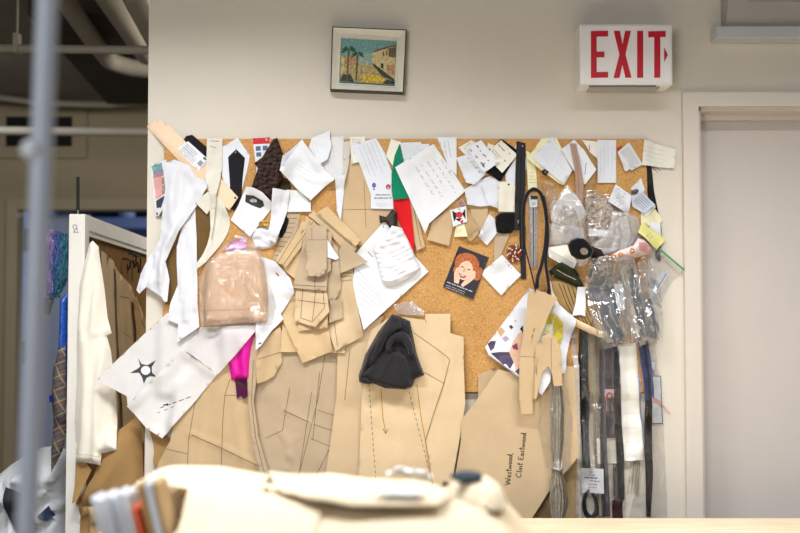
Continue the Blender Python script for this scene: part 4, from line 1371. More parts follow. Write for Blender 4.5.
def bag(out, label, m=None, n=14, seed=1, ang=None, L=16, hh=.005, **kw):
    us, vs_ = [p[0] for p in out], [p[1] for p in out]
    kw.setdefault('step', .007)
    kw.setdefault('curl', .002)
    kw.setdefault('wr', [(.003, .05, ang, seed)])
    return piece(kw.pop('name', 'plastic_bag'), out, [m or m_film], label, kw.pop('cat', 'plastic bag'), kw.pop('group', G_B),
                 ridges=creases(min(us), min(vs_), max(us), max(vs_), n, seed, 1.1, hh, L, ang), **kw)


m_hgrey = [mat('grey hair', '#a89e90', .5, .4, .2, 200), mat('ash hair', '#c6bdae', .5, .4, .2, 200), mat('dark ash hair', '#7d7466', .5, .4, .2, 200)]
m_hblack = [mat('black hair', '#16161a', .4, .5, .2, 200), mat('blue black hair', '#2b303c', .4, .5, .2, 200)]
m_hbrown = [mat('deep brown hair', '#2a1a14', .45, .5, .2, 200), mat('black brown hair', '#17110f', .45, .5, .2, 200)]
m_hblond = [mat('platinum hair', '#ddd8cc', .5, .4, .1, 200), mat('pale hair', '#c6bda9', .5, .4, .1, 200)]
m_hcream = [mat('flaxen hair', '#c9bda2', .5, .4, .15, 200), mat('light ash hair', '#a59a88', .5, .4, .15, 200)]
m_hmauve = [mat('mauve grey hair', '#5b535a', .45, .5, .2, 200), mat('slate hair', '#77707a', .45, .5, .2, 200)]
m_hblue = [mat('blue hair', '#2c4490', .45, .5, .3, 200), mat('midnight hair', '#171a2e', .45, .5, .2, 200), mat('violet blue hair', '#4a57a8', .45, .5, .3, 200)]
G_H = 'hanks of hair hanging in sleeves'


def hair(path, width, n, ms, label, **kw):
    o = hank('hair_hank', path, width, n, ms, **kw)
    hw_ = [(u - w_ / 2, v) for (u, v), w_ in zip(path, width)] + [(u + w_ / 2, v) for (u, v), w_ in list(zip(path, width))[::-1]]
    poly = [WALL.px(u, v, .02) for u, v in hw_]
    A, B = np.meshgrid(WALL.a0 + np.arange(WALL.na) * WALL.c, WALL.b0 + np.arange(WALL.nb) * WALL.c)
    WALL.H[pip(poly, A, B)] += kw.get('depth', .01) * 1.3
    tag(o, label, 'hair hank', G_H)
    return o


def hmax(pts):
    return max(float(WALL.H[int((b - WALL.b0) / WALL.c), int((a - WALL.a0) / WALL.c)]) for a, b in (WALL.px(u, v, .01) for u, v in pts))


def bump_h(out, top):
    poly = [WALL.px(u, v, .02) for u, v in out]
    aa = WALL.a0 + np.arange(WALL.na) * WALL.c
    bb = WALL.b0 + np.arange(WALL.nb) * WALL.c
    A, B = np.meshgrid(aa, bb)
    ins = pip(poly, A, B)
    WALL.H[ins] = np.maximum(WALL.H[ins], top)


hair([(585, 312), (583, 345), (583, 380), (585, 410), (584, 440), (586, 470)], [8, 9, 9, 9, 9, 10], 90, m_hblack, 'blue black wavy hair hank above the square paper tag', h=None, depth=.012, wav=.0012, seed=3, rad=.0011)
mb = MB()
lp = [(588, 490), (584.5, 500), (585, 511), (589, 517), (595, 517), (598, 508), (595, 497), (591, 491)]
lq = smooth_poly(lp, 2)
for k in range(26):
    r_ = random.Random(k)
    o_ = r_.uniform(-2.2, 2.2)
    q = []
    for i in range(len(lq) + 1):
        u, v = lq[i % len(lq)]
        a, b = WALL.px(u + o_ * (1 if u > 591 else -1) * .8, v + o_ * .5, .015)
        q.append(WALL.w(a, b, .002 + r_.uniform(0, .008)))
    mb.tube(q, .0021, 4, caps=False)
tag(mb.build('hair_hank', m_hblack[0]), 'black hair loop hanging below the square paper tag', 'hair hank', G_H)
hair([(596, 312), (592, 342), (594, 378), (596, 412)], [9, 9, 9, 8], 60, m_hcream, 'flaxen hair hank, upper pale part beside the blue black hank', h=None, depth=.012, seed=4)
hair([(597, 410), (598, 440), (600, 480), (601, 516)], [8, 8, 6, 5], 50, m_hgrey, 'ash brown hair hank hanging below the flaxen hank', h=None, depth=.01, seed=5)
cardp = note([(596, 438), (618, 438), (618.5, 463.5), (597, 463.5)], m_cream_p, 'cream card behind the mauve grey hair near the bottom', cat='card', name='hair_card', group=None, curl=.001)
hair([(602, 316), (603, 350), (602, 400), (603, 440), (604, 470), (607, 517)], [7, 7, 7, 6, 7, 8], 70, m_hmauve, 'mauve grey hair hank crossing the cream card', h=None, depth=.008, seed=6)
hair([(606, 318), (609, 345), (611, 375), (612, 400), (612, 438)], [11, 11, 12, 11, 10], 80, m_hmauve, 'mauve grey hair hank behind the small red emblem', h=None, depth=.008, seed=8)
note([(604, 389), (615, 389), (615, 411), (605, 411)], mat('pale pink card', '#c9b6bd', .7, .2), 'small pale card with a round red emblem among the hair', cat='card', name='emblem_card', group=None, curl=.001,
     fills=[(ell(609, 396, 3.6, 4, 16), 3), (ell(609, 396, 1.8, 2.2, 12), 0)], strokes=rules(606, 403, 0, 3, 2.4, 7, 4, .4, 3))
hair([(614, 318), (617, 345), (616, 390), (619, 430), (621, 465), (622, 500)], [6, 6, 6, 7, 7, 6], 70, m_hblack, 'straight black hair hank left of the long white strip', h=None, depth=.012, seed=9)
hair([(616, 464), (616, 490), (615, 505)], [7, 6, 6], 40, m_hmauve, 'short grey hair end above the dark red swatch', h=None, depth=.006, seed=10)
piece('red_swatch', [(612, 500), (622, 498), (623.5, 521), (612.5, 521)], [mat('oxblood cloth', '#43120f', .8, .2, .1, 60)], 'dark red swatch at the bottom among the hair', 'fabric swatch', curl=.002, bulge=.004, bw=.005, solid=True, step=.006)
hair([(637, 452), (635, 470), (633, 494)], [6, 10, 11], 70, m_hblond, 'platinum hair tuft below the long white strip', h=None, depth=.012, seed=11, flare=.4)
hair([(641, 335), (646, 365), (649, 390), (650, 410)], [10, 10, 9, 8], 80, m_hblue, 'bright blue hair hank right of the long white strip', h=None, depth=.012, seed=12)
hair([(648, 400), (648, 440), (650, 470), (649, 517)], [7, 7, 7, 4], 70, m_hbrown, 'dark brown straight hair hank at the right end', h=None, depth=.012, seed=13, flare=.15)
note([(650, 361.5), (655, 361.5), (655, 370), (650, 370)], m_cool_p, 'tiny white card with a dark rim right of the blue hair', cat='card', name='small_card', group=None, strokes=[([(650.3, 361.8), (654.7, 361.8), (654.7, 369.7), (650.3, 369.7), (650.3, 361.8)], .5, 1)], curl=.001)
note([(650, 375), (661, 375.5), (663, 424), (652, 424)], m_cool_p, 'white card with blue border and pink mark right of the blue hair', cat='card', name='bordered_card', group=None, curl=.002,
     strokes=[([(650.6, 375.8), (660.5, 376.2), (662.4, 423.4), (652.4, 423.4)], .8, 4)] + rules(653, 381, 3, 3, 3, 6, 3, .3, 5), fills=[([(652, 396), (657, 399), (661.5, 402), (661.8, 408), (656, 404), (652, 402)], 1)],
     mats=[mat('pink print', '#d98aa6'), m_ink, m_red, mat('navy print', '#31406e'), m_faint])
a, b = WALL.px(663, 405, .01)
a2, b2 = WALL.px(671, 414, .01)
MBs = MB().tube([WALL.w(a, b, .004), WALL.w(a2, b2, .006)], .0015, 6)
tag(MBs.build('pink_pin', mat('pink plastic', '#e2a0a8', .4, .4)), 'thin pink stick poking out right of the bordered card', 'stick')
piece('blue_strip', [(636, 374), (639, 374), (644, 444), (641.5, 446)], [mat('pale blue strip', '#8b9cc4', .6, .3)], 'thin pale blue strip along the long white strip', 'strip', curl=.002)
piece('white_strip', [(616, 345), (635.5, 343), (639, 400), (643.5, 459.5), (624, 460.5), (619, 400)], [mat('white ribbon', '#eceae4', .6, .3, .03, 12, .1, 60), m_faint], 'long white ribbon strip hanging between the dark hair hanks', 'ribbon', curl=.004, wr=[(.004, .06, 80, 3)],
      strokes=rules(622, 400, -3, 4, 14, 18, 3, .25))
tagp = note([(580.5, 467.5), (602, 468), (602.5, 492.5), (582, 492.5)], m_white_p, 'square white paper tag with small blue print near the wall bottom', cat='paper tag', name='paper_tag', group=None, curl=.003, lift=.006,
            strokes=rules(588, 471.5, 0, 2, 3, 8, 5, .8, 4, True) + rules(584, 477.5, 0, 1, 3, 15, 6, 1.3, 4) + rules(590, 480.5, 0, 1, 3, 9, 7, .9, 4) + rules(588, 484, 0, 2, 3, 9, 9, .5, 4))
hair([(557, 384), (557, 410), (557, 440), (556, 468)], [9, 13, 12, 8], 150, m_hgrey, 'grey hair hank hanging in a clear sleeve over the handwritten pattern, upper length', h=hmax([(557, 400), (557, 440)]) + .001, depth=.014, seed=14)
h1 = hair([(556, 467), (558, 485), (559, 502), (558, 518)], [8, 15, 18, 12], 130, m_hgrey, 'grey hair hank fanning out below its tie at lower left of the hair', h=hmax([(557, 466), (557, 476)]) + .001, depth=.014, seed=15, wav=.0008)
a, b = WALL.px(556, 468.5, .03)
mb = MB()
hh = hmax([(557, 466)]) + .008
mb.tube([WALL.w(a - .017 + .034 * t / 8, b + .001 * math.sin(t), hh + .011 * math.sin(math.pi * t / 8)) for t in range(9)], .0025, 8)
mb.build('tie', m_hgrey[2], h1)

# sleeves
m_sleeve = film('clear sleeve film', '#e6e6ea', .02, .6, .07, 45, 1.0, .25)
bag([(541, 384), (566, 380), (573, 420), (570, 470), (546, 468), (538, 430)], 'clear sleeve around the grey hair hank', m_sleeve, n=22, seed=3, ang=80)
bag([(571, 330), (577, 325), (579, 420), (582, 470), (580, 520), (576, 520), (577, 440)], 'narrow clear plastic edge left of the blue black hair', m_filmw, n=4, seed=4, ang=88)
bag([(579, 305), (599, 305), (601, 420), (604, 519), (582, 519), (581, 420)], 'long clear sleeve around the blue black hair', m_sleeve, n=26, seed=5, ang=80)
bag([(600, 305), (616, 305), (622, 420), (627, 519), (606, 519), (602, 420)], 'long clear sleeve around the mauve grey hair', m_sleeve, n=26, seed=6, ang=80)
bag([(630, 318), (652, 318), (664, 420), (668, 518), (629, 519), (642, 460), (638, 400)], 'long clear sleeve around the blue and brown hair at the far right', m_sleeve, n=16, seed=7, ang=85)

# ------------------------------------------------------------------ upper right: bags, brims, corset
dull = mat('taupe lace', '#ab9784', .85, .1, .7, 110)
m_lace = mat('dusty lace', '#b9a797', .85, .1, .75, 110)
m_slate = mat('slate satin', '#4c505a', .4, .5, .2, 60, .4, 60)
piece('lace_scrap', [(586, 192), (612, 198), (626, 226), (624, 246), (600, 252), (588, 240), (584, 214)], [m_lace], 'dusty lace bundled inside the bag with the pearl button', 'lace', bulge=.012, bw=.02, solid=True, step=.008, wr=[(.008, .03, None, 4)], curl=0)
piece('lace_scrap', [(553, 200), (568, 196), (580, 216), (577, 238), (556, 234), (550, 216)], [mat('greyish lace', '#cfcac6', .85, .1, .6, 110)], 'greyish lace inside the white bag hanging under the taupe ribbon', 'lace', bulge=.012, bw=.02, solid=True, step=.008, wr=[(.008, .03, None, 6)], curl=0)
piece('lace_scrap', [(612, 214), (634, 222), (640, 240), (628, 254), (604, 256), (592, 246)], [dull], 'taupe lace inside the bag left of the yellow sticky note', 'lace', bulge=.012, bw=.02, solid=True, step=.008, wr=[(.008, .03, None, 7)], curl=0)
piece('grey_clip', [(562, 214), (570, 206), (577, 210), (575, 216), (566, 219)], [mat('pewter cloth', '#8a8078', .6, .3, .3, 90)], 'small grey bundle inside the white bag', 'bundle', bulge=.008, bw=.008, solid=True, step=.006)
m_tissue = mat('white tissue', '#e9e8ea', .85, .1, .05, 40, .2, 80, transl=.1)
for q, l_ in (([(566, 188), (577, 197), (586, 214), (579, 223), (573, 208), (562, 206), (554, 224), (551, 213), (558, 199)], 'white tissue folded inside the white bag under the taupe ribbon'),
              ([(551, 227), (566, 232), (581, 229), (587, 244), (574, 239), (562, 246), (549, 244)], 'white tissue inside the milky bag left of the black ring'),
              ([(589, 228), (600, 230), (612, 231), (613, 238), (598, 237), (589, 235)], 'white strip behind the pearl button'),
              ([(588, 246), (604, 249), (618, 248), (604, 255), (590, 258)], 'white tissue edge under the clear bag with the pearl button'),
              ([(618, 218), (626, 216), (630, 234), (625, 250), (618, 252), (622, 236)], 'pale tissue strip in the milky bag left of the yellow sticky note')):
    piece('tissue_paper', q, [m_tissue], l_, 'tissue paper', 'white tissue in the plastic bags', curl=.003, wr=[(.005, .02, None, len(l_))], step=.006)
bag([(567, 184), (577, 196), (587, 214), (582, 232), (578, 242), (552, 226), (550, 212), (557, 198)], 'white plastic bag hanging under the taupe ribbon', m_filmw, n=14, seed=8)
bag([(548, 224), (560, 226), (582, 228), (590, 250), (588, 264), (570, 270), (546, 256)], 'milky bag under the white bag, left of the black ring', m_filmw, n=14, seed=9)
b3 = bag([(584, 188), (612, 194), (626, 224), (626, 242), (610, 252), (590, 256), (584, 236)], 'clear bag pinned with a pearl button', n=22, seed=10)
a, b = WALL.px(594, 231, .04)
MB().ball(WALL.w(a, b, hmax([(594, 231)]) + .006), .0062, 0, 1, .6, 1).build('button', mat('pearl', '#f3efe6', .2, .6), b3)
bag([(540, 182), (552, 180), (558, 196), (550, 214), (545, 210)], 'small wrinkled clear bag right of the black cord top', n=8, seed=21)
note([(631, 188), (641, 178), (645, 190), (640, 196), (632, 197)], m_cool_p, 'crumpled pale plastic label at the right under the printed note', name='pale_label', curl=.004)
note([(616, 184), (632, 196), (629, 211), (628, 217), (606.5, 202)], m_white_p, 'white note with several lines of blue grey handwriting at right', strokes=[s for i in range(6) for s in scrib(616 - i * 1.6, 188 + i * 2.6, 36, 15 - i * .4, 1.6, 70 + i, .35, 1)], curl=.004)
note([(640, 211), (654, 207), (663, 220), (655, 229), (640, 224)], m_lemon_p, 'pale yellow green paper above the yellow sticky note', curl=.004)
note([(642, 214), (654, 204), (656, 207), (645, 217)], m_white_p, 'white paper edge under the blue grey printed card', curl=.002)
note([(630, 197), (642.5, 192), (655, 205), (644, 214), (632, 207)], mat('blue grey card', '#c2cad6', .7, .2), 'blue grey printed card with dark stripes at right', strokes=rules(640, 194, 46, 5, 2.4, 15, 4, .8, 1, False, .1), curl=.004)
mb = MB()
for u, v, r_ in ((635, 191.5, .009), (634.5, 235.5, .008)):
    a, b = WALL.px(u, v, .03)
    t_ = tag(MB().ball(WALL.w(a, b, hmax([(u, v)]) + .006), r_, 0, 1.2, .8, .8).ball(WALL.w(a + .006, b + .003, hmax([(u, v)]) + .006), r_ * .8, 0, 1, .8, .8).build('magnet', mat('dark grey metal', '#4b4844', .4, .5, .2, 60)),
             'dark grey knob above the blue grey printed card' if v < 200 else 'dark grey knob left of the yellow sticky note', 'knob', 'dark grey knobs')
bag([(612, 212), (640, 216), (643, 240), (632, 256), (600, 260), (588, 246), (606, 236)], 'milky bag left of the yellow sticky note', m_filmw, n=18, seed=11, L=20)
note([(650, 222), (660, 224), (661, 240), (648, 240)], m_white_p, 'white paper corner behind the yellow sticky note', curl=.002)

# ring, pleats, corset, floral roll
piece('pleated_trim', [(547, 248), (566, 245), (576, 262), (572, 270), (560, 264), (548, 257)], [mat('white pleats', '#eeeae0', .8, .15), m_greyink], 'white pleated trim left of the black ring', 'trim', curl=.004, soft=.8,
      ridges=[([(548 + i * .6, 249 + i * 2.2), (574, 263 + i * 1.4)], .8, .003) for i in range(5)], strokes=[([(549 + i * .5, 250.4 + i * 2.2), (573, 264 + i * 1.3)], .5, 1) for i in range(4)], step=.005)
piece('dark_bundle', [(590, 246), (600, 250), (606, 260), (598, 268), (591, 260)], [mat('dark brown bundle', '#2a211c', .8, .2, .2, 60)], 'dark brown fabric bundle right of the black ring', 'fabric bundle', bulge=.010, bw=.012, solid=True, step=.006, wr=[(.006, .02, None, 3)])
piece('lace_bow', [(596, 258), (606, 256), (612, 262), (606, 272), (601, 270), (596, 276), (592, 270)], [m_lace], 'taupe lace bow under the orange flowered roll', 'bow', bulge=.010, bw=.008, solid=True, step=.006, wr=[(.006, .02, None, 8)])
froll = piece('flowered_roll', [(607, 257), (618, 251), (632, 246), (638, 238), (646, 240), (657, 248), (650, 254), (632, 259), (616, 262), (608, 261)],
      [mat('pink white plush', '#ecd6d4', .9, .1, .08, 60), mat('orange petals', '#c9772c', .7, .2, .35, 200), mat('rose cloth', '#dba0a4', .9, .1, .05, 60), mat('petal centre', '#f3dcc0', .7, .2)], 'pink and white cloth roll with orange flowers', 'cloth roll', bulge=.024, bw=.018, solid=True, step=.006, curl=0,
      fills=[([(636, 243), (645, 243), (653, 248), (648, 252.5), (638, 251)], 2)], wr=[(.003, .02, None, 4)])
for u, v, a, b in ((612.5, 257, 3.8, 3.2), (620.5, 254.5, 3, 2.6), (631.5, 251, 3, 3.2)):
    piece('flower', [(u + (a if k % 2 else a * .72) * math.cos(k * .628), v + (b if k % 2 else b * .72) * math.sin(k * .628)) for k in range(10)], [mat('orange petals', '#c9772c'), mat('petal centre', '#f3dcc0')], parent=froll, curl=0, step=.004,
          fills=[(ell(u, v, 1.3, 1.1, 8), 1)], bulge=.004, bw=.005, solid=True)
ring_out = [(566, 246), (569, 241.5), (575, 239), (582, 239.5), (587, 244), (592, 251), (589, 257.5), (582, 260.5), (575, 260), (569, 256), (567, 251)]
piece('black_ring', ring_out, [m_velvet], 'black fabric ring with a small hole', 'fabric ring', bulge=.010, bw=.007, solid=True, step=.005, soft=1, holes=[ell(581.5, 252.5, 4, 3.6, 14, 20)], curl=0)
note([(641, 222.5), (666, 239.5), (655.5, 250.5), (636, 233)], m_yellow_p, 'yellow sticky note with a small scribble at the right', strokes=scrib(645, 238, -40, 10, 2.2, 81, .5, 1) + scrib(648, 240, -40, 6, 2, 82, .4, 1), curl=.005)
m_khaki = mat('khaki corduroy', '#a3875a', .85, .1, .1, 40, .1, 200)
m_khakid = mat('khaki groove', '#5f4b2e', .9, .1)
m_bind = mat('cream binding', '#e2cdac', .8, .15)
cors = piece('corset_panel', [(549, 281), (562, 279), (578, 285), (590, 299), (594, 300), (605, 310), (604, 331), (607, 337.5), (600, 337), (588, 332), (574, 325), (557, 310), (550, 292)], [m_khaki, m_khakid, m_bind],
      'ribbed khaki corset panel with cream bound lower edge', 'corset', bulge=.020, bw=.02, solid=True, step=.005, curl=0, wr=[(.004, .05, 40, 3)],
      ridges=[([(559.5 + i * 4.6, 283 + i * 1.2), (567.5 + i * 4.2, 303 + i * 1.5), (577 + i * 3.6, 320 + i * 1.6)], 1.1, .004) for i in range(8)] + [([(592, 301), (590, 318), (586, 330)], 2, .008), ([(556, 284), (566, 305), (578, 322)], 3, .007)],
      strokes=[([(558 + i * 4.6, 283 + i * 1.2), (566 + i * 4.2, 304 + i * 1.5), (576 + i * 3.6, 321 + i * 1.6)], .9, 1) for i in range(8)])
piece('binding', [(548, 281), (551.5, 281), (553, 291), (560, 305), (576, 319.5), (590, 326.5), (604, 332.5), (608, 339), (600, 337.5), (588, 333), (574, 326), (556, 311), (549.5, 293)], [m_bind], parent=cors, bulge=.005, bw=.006, solid=True, curl=0, step=.005)
piece('corset_panel', [(549, 271), (556, 265), (561, 262.5), (575, 270), (580, 276), (584, 287), (577, 287), (565, 281), (553, 277)], [mat('dark green cloth', '#2f3325', .85, .1, .15, 60), m_bind, mat('olive binding', '#7c7b4c', .8, .1)], 'dark green cloth flap with cream binding above the khaki corset', 'corset', bulge=.016, bw=.012,
      solid=True, step=.006, curl=0, strokes=[([(549.5, 272), (556, 277.5), (566, 281.5), (577, 286)], 2, 1), ([(574, 268), (579, 277), (584, 287)], 2, 2), ([(556, 270), (566, 276), (575, 280)], .4, 1)], wr=[(.005, .03, 30, 2)])
piece('white_tape', [(577.5, 287), (586, 287), (585, 302), (584, 316.5), (579, 315), (571, 316), (575.5, 302)], [m_white_c], 'white cotton tape hanging over the ribbed khaki corset', 'tape', curl=.006)

# crumpled clear bags in the right middle
piece('slate_bundle', [(590, 266), (602, 262), (612, 290), (618, 340), (606, 344), (598, 310), (590, 290)], [m_slate], 'slate grey satin inside the large crumpled bag', 'fabric bundle', bulge=.008, bw=.012, solid=True, step=.008, wr=[(.006, .02, 10, 3)], curl=0)
piece('slate_bundle', [(620, 262), (636, 262), (644, 290), (650, 330), (632, 340), (622, 300)], [mat('beige satin', '#b3a492', .5, .4, .15, 60, .4, 60)], 'beige satin inside the large crumpled bag', 'fabric bundle', bulge=.008, bw=.012, solid=True, step=.008, wr=[(.006, .02, 10, 5)], curl=0)
m_darks = mat('dark grey satin', '#3a3c44', .35, .5, .25, 50, .4, 60)
for q, l_ in (([(604, 268), (611, 266), (618, 300), (626, 342), (617, 342), (610, 310)], 'dark grey satin strip in the large crumpled bag, left of the blue dot tag'),
              ([(627, 270), (633, 268), (642, 300), (648, 338), (641, 340), (634, 305)], 'dark grey satin strip in the large crumpled bag, right of the blue dot tag'),
              ([(644, 300), (652, 298), (660, 318), (659, 340), (651, 338)], 'dark grey satin strip in the wrinkled bag under the green zip bag')):
    piece('satin_strip', q, [m_darks], l_, 'fabric strip', 'dark satin strips in the crumpled bags', bulge=.006, bw=.008, solid=True, step=.006, wr=[(.006, .02, 10, 3)], curl=0)
note([(613, 284), (622.5, 283.5), (624.5, 308), (617, 312), (614, 304)], m_white_p, 'white tag with a blue dot inside the crumpled bag', cat='tag', name='dot_tag', group=None, fills=[(ell(618, 294, 1.8, 1.8, 12), 1), (ell(619.5, 308.5, 1.8, 1.4, 12), 2)], mats=[mat('blue dot', '#6f92b8'), m_greyink])
note([(650, 300), (656, 294), (669, 275), (662, 270), (648, 288)], m_cool_p, 'white folded papers inside the green zip bag', cat='paper sheet', name='folded_papers', group=None, strokes=[([(652, 297), (666, 274)], .8, 4)], curl=.003)
piece('ribbed_cloth', [(646, 286), (650, 277), (656, 281), (652, 289)], [m_char_c, m_greyink], 'small black ribbed cloth inside the green zip bag', 'cloth', strokes=[([(648 + i * 1.4, 279 + i), (650 + i, 287)], .4, 1) for i in range(4)], curl=.001)
bag([(588, 260), (606, 258), (632, 258), (642, 280), (650, 310), (655, 340), (640, 346), (618, 346), (600, 350), (590, 320), (584, 285)], 'large crumpled clear bag in the middle of the right side', m_film2, n=110, seed=12, L=18, hh=.007, ang=72, wr=[(.004, .04, 20, 2)], step=.0045)
bag([(636, 262), (650, 258), (662, 290), (663, 330), (657, 345), (646, 330), (640, 296)], 'wrinkled clear bag hanging below the green zip bag', m_film2, n=40, seed=13, L=16, hh=.006, ang=50, step=.0045)
zb = bag([(640, 258), (660, 247.5), (686, 270.5), (672, 283), (660, 302), (648, 302), (641, 282)], 'clear zip bag with a green seal line at the board right edge', n=18, seed=14, hh=.004)
q0, q1 = WALL.px(661, 248.5, .04), WALL.px(685.5, 270, .03)
hz_ = hmax([(664, 254), (660, 256)]) + .003
MB().tube([WALL.w(q0[0], q0[1], hz_), WALL.w((q0[0] + q1[0]) / 2, (q0[1] + q1[1]) / 2, hz_ + .001), WALL.w(q1[0], q1[1], hz_)], .0028, 8).build('seal', mat('green seal', '#3f9a5e', .4, .4), zb)

# photo collage and kraft pieces hanging in front
m_lemonprint = mat('lemon print', '#d8c84a', .5, .3, .2, 60)
note([(488, 355), (520, 379), (541, 395), (553, 372), (530, 345)], m_white_p, 'white paper edge under the colour collage print', curl=.006, cat='paper sheet', name='backing_sheet', group=None)
piece('collage_print', [(529.5, 288), (546, 293), (574, 320), (563, 373), (548, 372), (521, 378.5), (488, 354), (485, 347)],
      [m_cool_p, mat('plum print', '#4a3f59', .5, .3, .15, 120), mat('tan print', '#d0a878', .5, .3), mat('lilac print', '#aaa2b8', .5, .3), m_lemonprint, mat('face print', '#dcb59a', .5, .3, .1, 60), mat('lip print', '#7c3f5e', .5, .3), mat('pale lemon print', '#ece5a8', .5, .3, .1, 60), m_ink],
      'colour collage print with lemons, a face and small swatches', 'print', curl=.012, step=.009,
      fills=[([(497, 331), (501, 327), (505, 331), (501, 337)], 2), ([(502, 338), (506, 336), (509.5, 339), (505, 342)], 3), ([(487.5, 344), (491, 341), (496, 341), (494, 348), (490.5, 351)], 1), ([(509, 326), (511.5, 325), (513.5, 327.5), (511, 329.5)], 1), ([(514, 321), (516, 320), (517, 322)], 3),
             ([(490.5, 353), (499, 352), (509, 352), (513, 362), (508, 370), (500, 362)], 1), ([(509, 352), (513, 342), (518, 334), (524, 330), (522, 362), (519, 377), (514, 371), (513, 361)], 5), ([(512, 346), (517, 343), (518, 350), (513, 349)], 6), ([(520, 329), (523, 325), (523, 333)], 8),
             ([(542, 321), (549, 314), (554, 314), (552, 324), (542, 324)], 4), ([(555, 315), (562, 323), (563, 336), (559, 348), (553, 342), (553, 326)], 4), ([(541, 326), (551, 327), (549, 334), (540, 334)], 7), ([(512, 372), (520, 366), (520, 378)], 1)])
kraft([(527.5, 291), (540, 292), (556, 298), (548, 313), (543, 327), (537, 341), (535, 362), (534.5, 398), (531, 398), (531, 413), (520, 413), (518, 398), (518, 362), (523, 330)], 'mid', 'long brown pattern strip hanging over the collage print',
      [('thin', [(519, 356), (534, 357)])], strokes=scrib(530, 343, -75, 16, 2, 91, .4, 3) + [([(536, 345), (534.4, 357)], .5, 1)], curl=.01)
note([(545, 366), (549, 368), (551, 380), (546, 388), (541, 395), (538.5, 391), (539, 376)], m_white_p, 'white oval of paper framed by the arched brown piece', curl=.002, smooth=1, name='paper_oval', cat='paper oval', group=None)
kraft([(534.5, 347), (541, 337), (548, 333), (556, 339), (560, 352), (560.5, 385), (552, 385.5), (550.5, 372), (546.5, 366), (541, 372), (537.5, 386), (535, 398), (532.5, 398)], 'mid', 'arched brown pattern piece right of the long strip',
      [('thin', [(550, 338), (550, 370)]), ('thin', [(536, 358), (535, 375)])], curl=.008)
# ------------------------------------------------------------------ exit sign
DS = .1
y0 = -DS
ex0, ex1 = on(579.8, 54, 1, y0).x, on(672.4, 54, 1, y0).x
ez1, ez0 = on(625, 24, 1, y0).z, on(625, 84.6, 1, y0).z
ec = ((ex0 + ex1) / 2, 0, (ez0 + ez1) / 2)
m_sign = mat('sign white', '#eceaea', .45, .4, .01, 6)
m_signface = mat('sign face', '#f1eff0', .35, .45, .01, 6)
m_signred = mat('sign red', '#c41f33', .4, .4, .03, 30)
mb = MB().box((ex0, -DS, ez0), (ex1, -.0005, ez1), 0, .004)
mb.box((ex0 + .035, -DS + .022, ez0 - .006), (ex1 - .035, -.012, ez0 + .002), 1, .001)
sign = mb.build('exit_sign', [m_sign, m_greyen])
tag(sign, 'white exit sign box with red letters above the board right end', 'exit sign')
MB().box((ex0 + .006, -DS - .002, ez0 + .006), (ex1 - .006, -DS + .001, ez1 - .006), 0, .001).build('face_plate', m_signface, sign)


def sp(u, v):
    p = on(u, v, 1, -DS - .002)
    return p.x, p.z


def zpt(zx, zy):
    return 560 + zx / 3.3333, 10 + zy / 3.3333 + (zx - 220) * -.0066


def letter(name, polys, label=None):
    mb = MB()
    for q in polys:
        mb.prism([sp(*zpt(*p)) for p in q][::-1], 1, -DS - .0035, -DS - .0019)
    return mb.build(name, m_signred, sign)


R_ = lambda x0, y0, x1, y1: [(x0, y0), (x1, y0), (x1, y1), (x0, y1)]
letter('letter_e', [R_(103, 68, 122, 224), R_(122, 68, 160, 87), R_(122, 137, 148, 156), R_(122, 205, 160, 224)])
letter('letter_x', [[(179, 69), (199, 69), (208, 115), (217, 70), (236, 70), (218, 148), (238, 226), (218, 226), (208, 182), (198, 226), (178, 226), (198, 148)]])
letter('letter_i', [R_(257, 71, 277, 227)])
letter('letter_t', [R_(294, 73, 352, 93), R_(314, 93, 334, 228)])
letter('arrow', [[(347, 127), (359, 153), (347, 177)]])
MB().box((ex0 + .03, -DS + .012, ez0 - .0012), (ex1 - .05, -DS + .02, ez0 + .002), 0).build('slot', m_dark, sign)

# ------------------------------------------------------------------ framed painting
FD = .034
outer = [(332, 26), (407, 29.2), (403.8, 93), (330, 89.8)]
inner = [(341.3, 36.4), (396.8, 39.4), (395, 85), (339.4, 81.4)]
PO = [WALL.px(u, v, FD) for u, v in outer]
cx, cz = sum(p[0] for p in PO) / 4, sum(p[1] for p in PO) / 4


def ring(k, h):
    """a ring of the frame: k 0 = outer edge, 1 = inner edge"""
    q = []
    for o_, i_ in zip(outer, inner):
        p = WALL.px(o_[0] + (i_[0] - o_[0]) * k, o_[1] + (i_[1] - o_[1]) * k, FD)
        q.append(WALL.w(p[0], p[1], h))
    return q


prof = [(0, .002), (0, FD - .004), (.04, FD), (.13, FD), (.16, FD - .002), (.78, FD - .013), (.80, FD - .009), (.93, FD - .009), (.95, FD - .02), (1.0, FD - .02)]
mb = MB()
rings = [ring(k, h) for k, h in prof]
vs_ = [p for r_ in rings for p in r_]
fs, fm = [], []
for i in range(len(prof) - 1):
    for j in range(4):
        fs.append((i * 4 + j, i * 4 + (j + 1) % 4, (i + 1) * 4 + (j + 1) % 4, (i + 1) * 4 + j))
        fm.append(1 if i < 3 else 0)
fs.append((0, 3, 2, 1))
fm.append(1)
m_frame = mat('frame cream', '#d8d5c6', .5, .3, .04, 30)
paint = place('framed_picture', [tuple(v) for v in vs_], [f[::-1] for f in fs[:-1]] + [fs[-1]], [m_frame, mat('frame dark edge', '#3c352c', .5, .3)], fm)
tag(paint, 'small framed painting of a palm lined street hung crooked on the wall', 'painting')


def pm(n, c, var=.25, sc=120):
    return mat('paint ' + n, c, .55, .25, var, sc, .3, 150)


def pz(x, y):
    return 310 + x / 5.333, 10 + y / 5.333


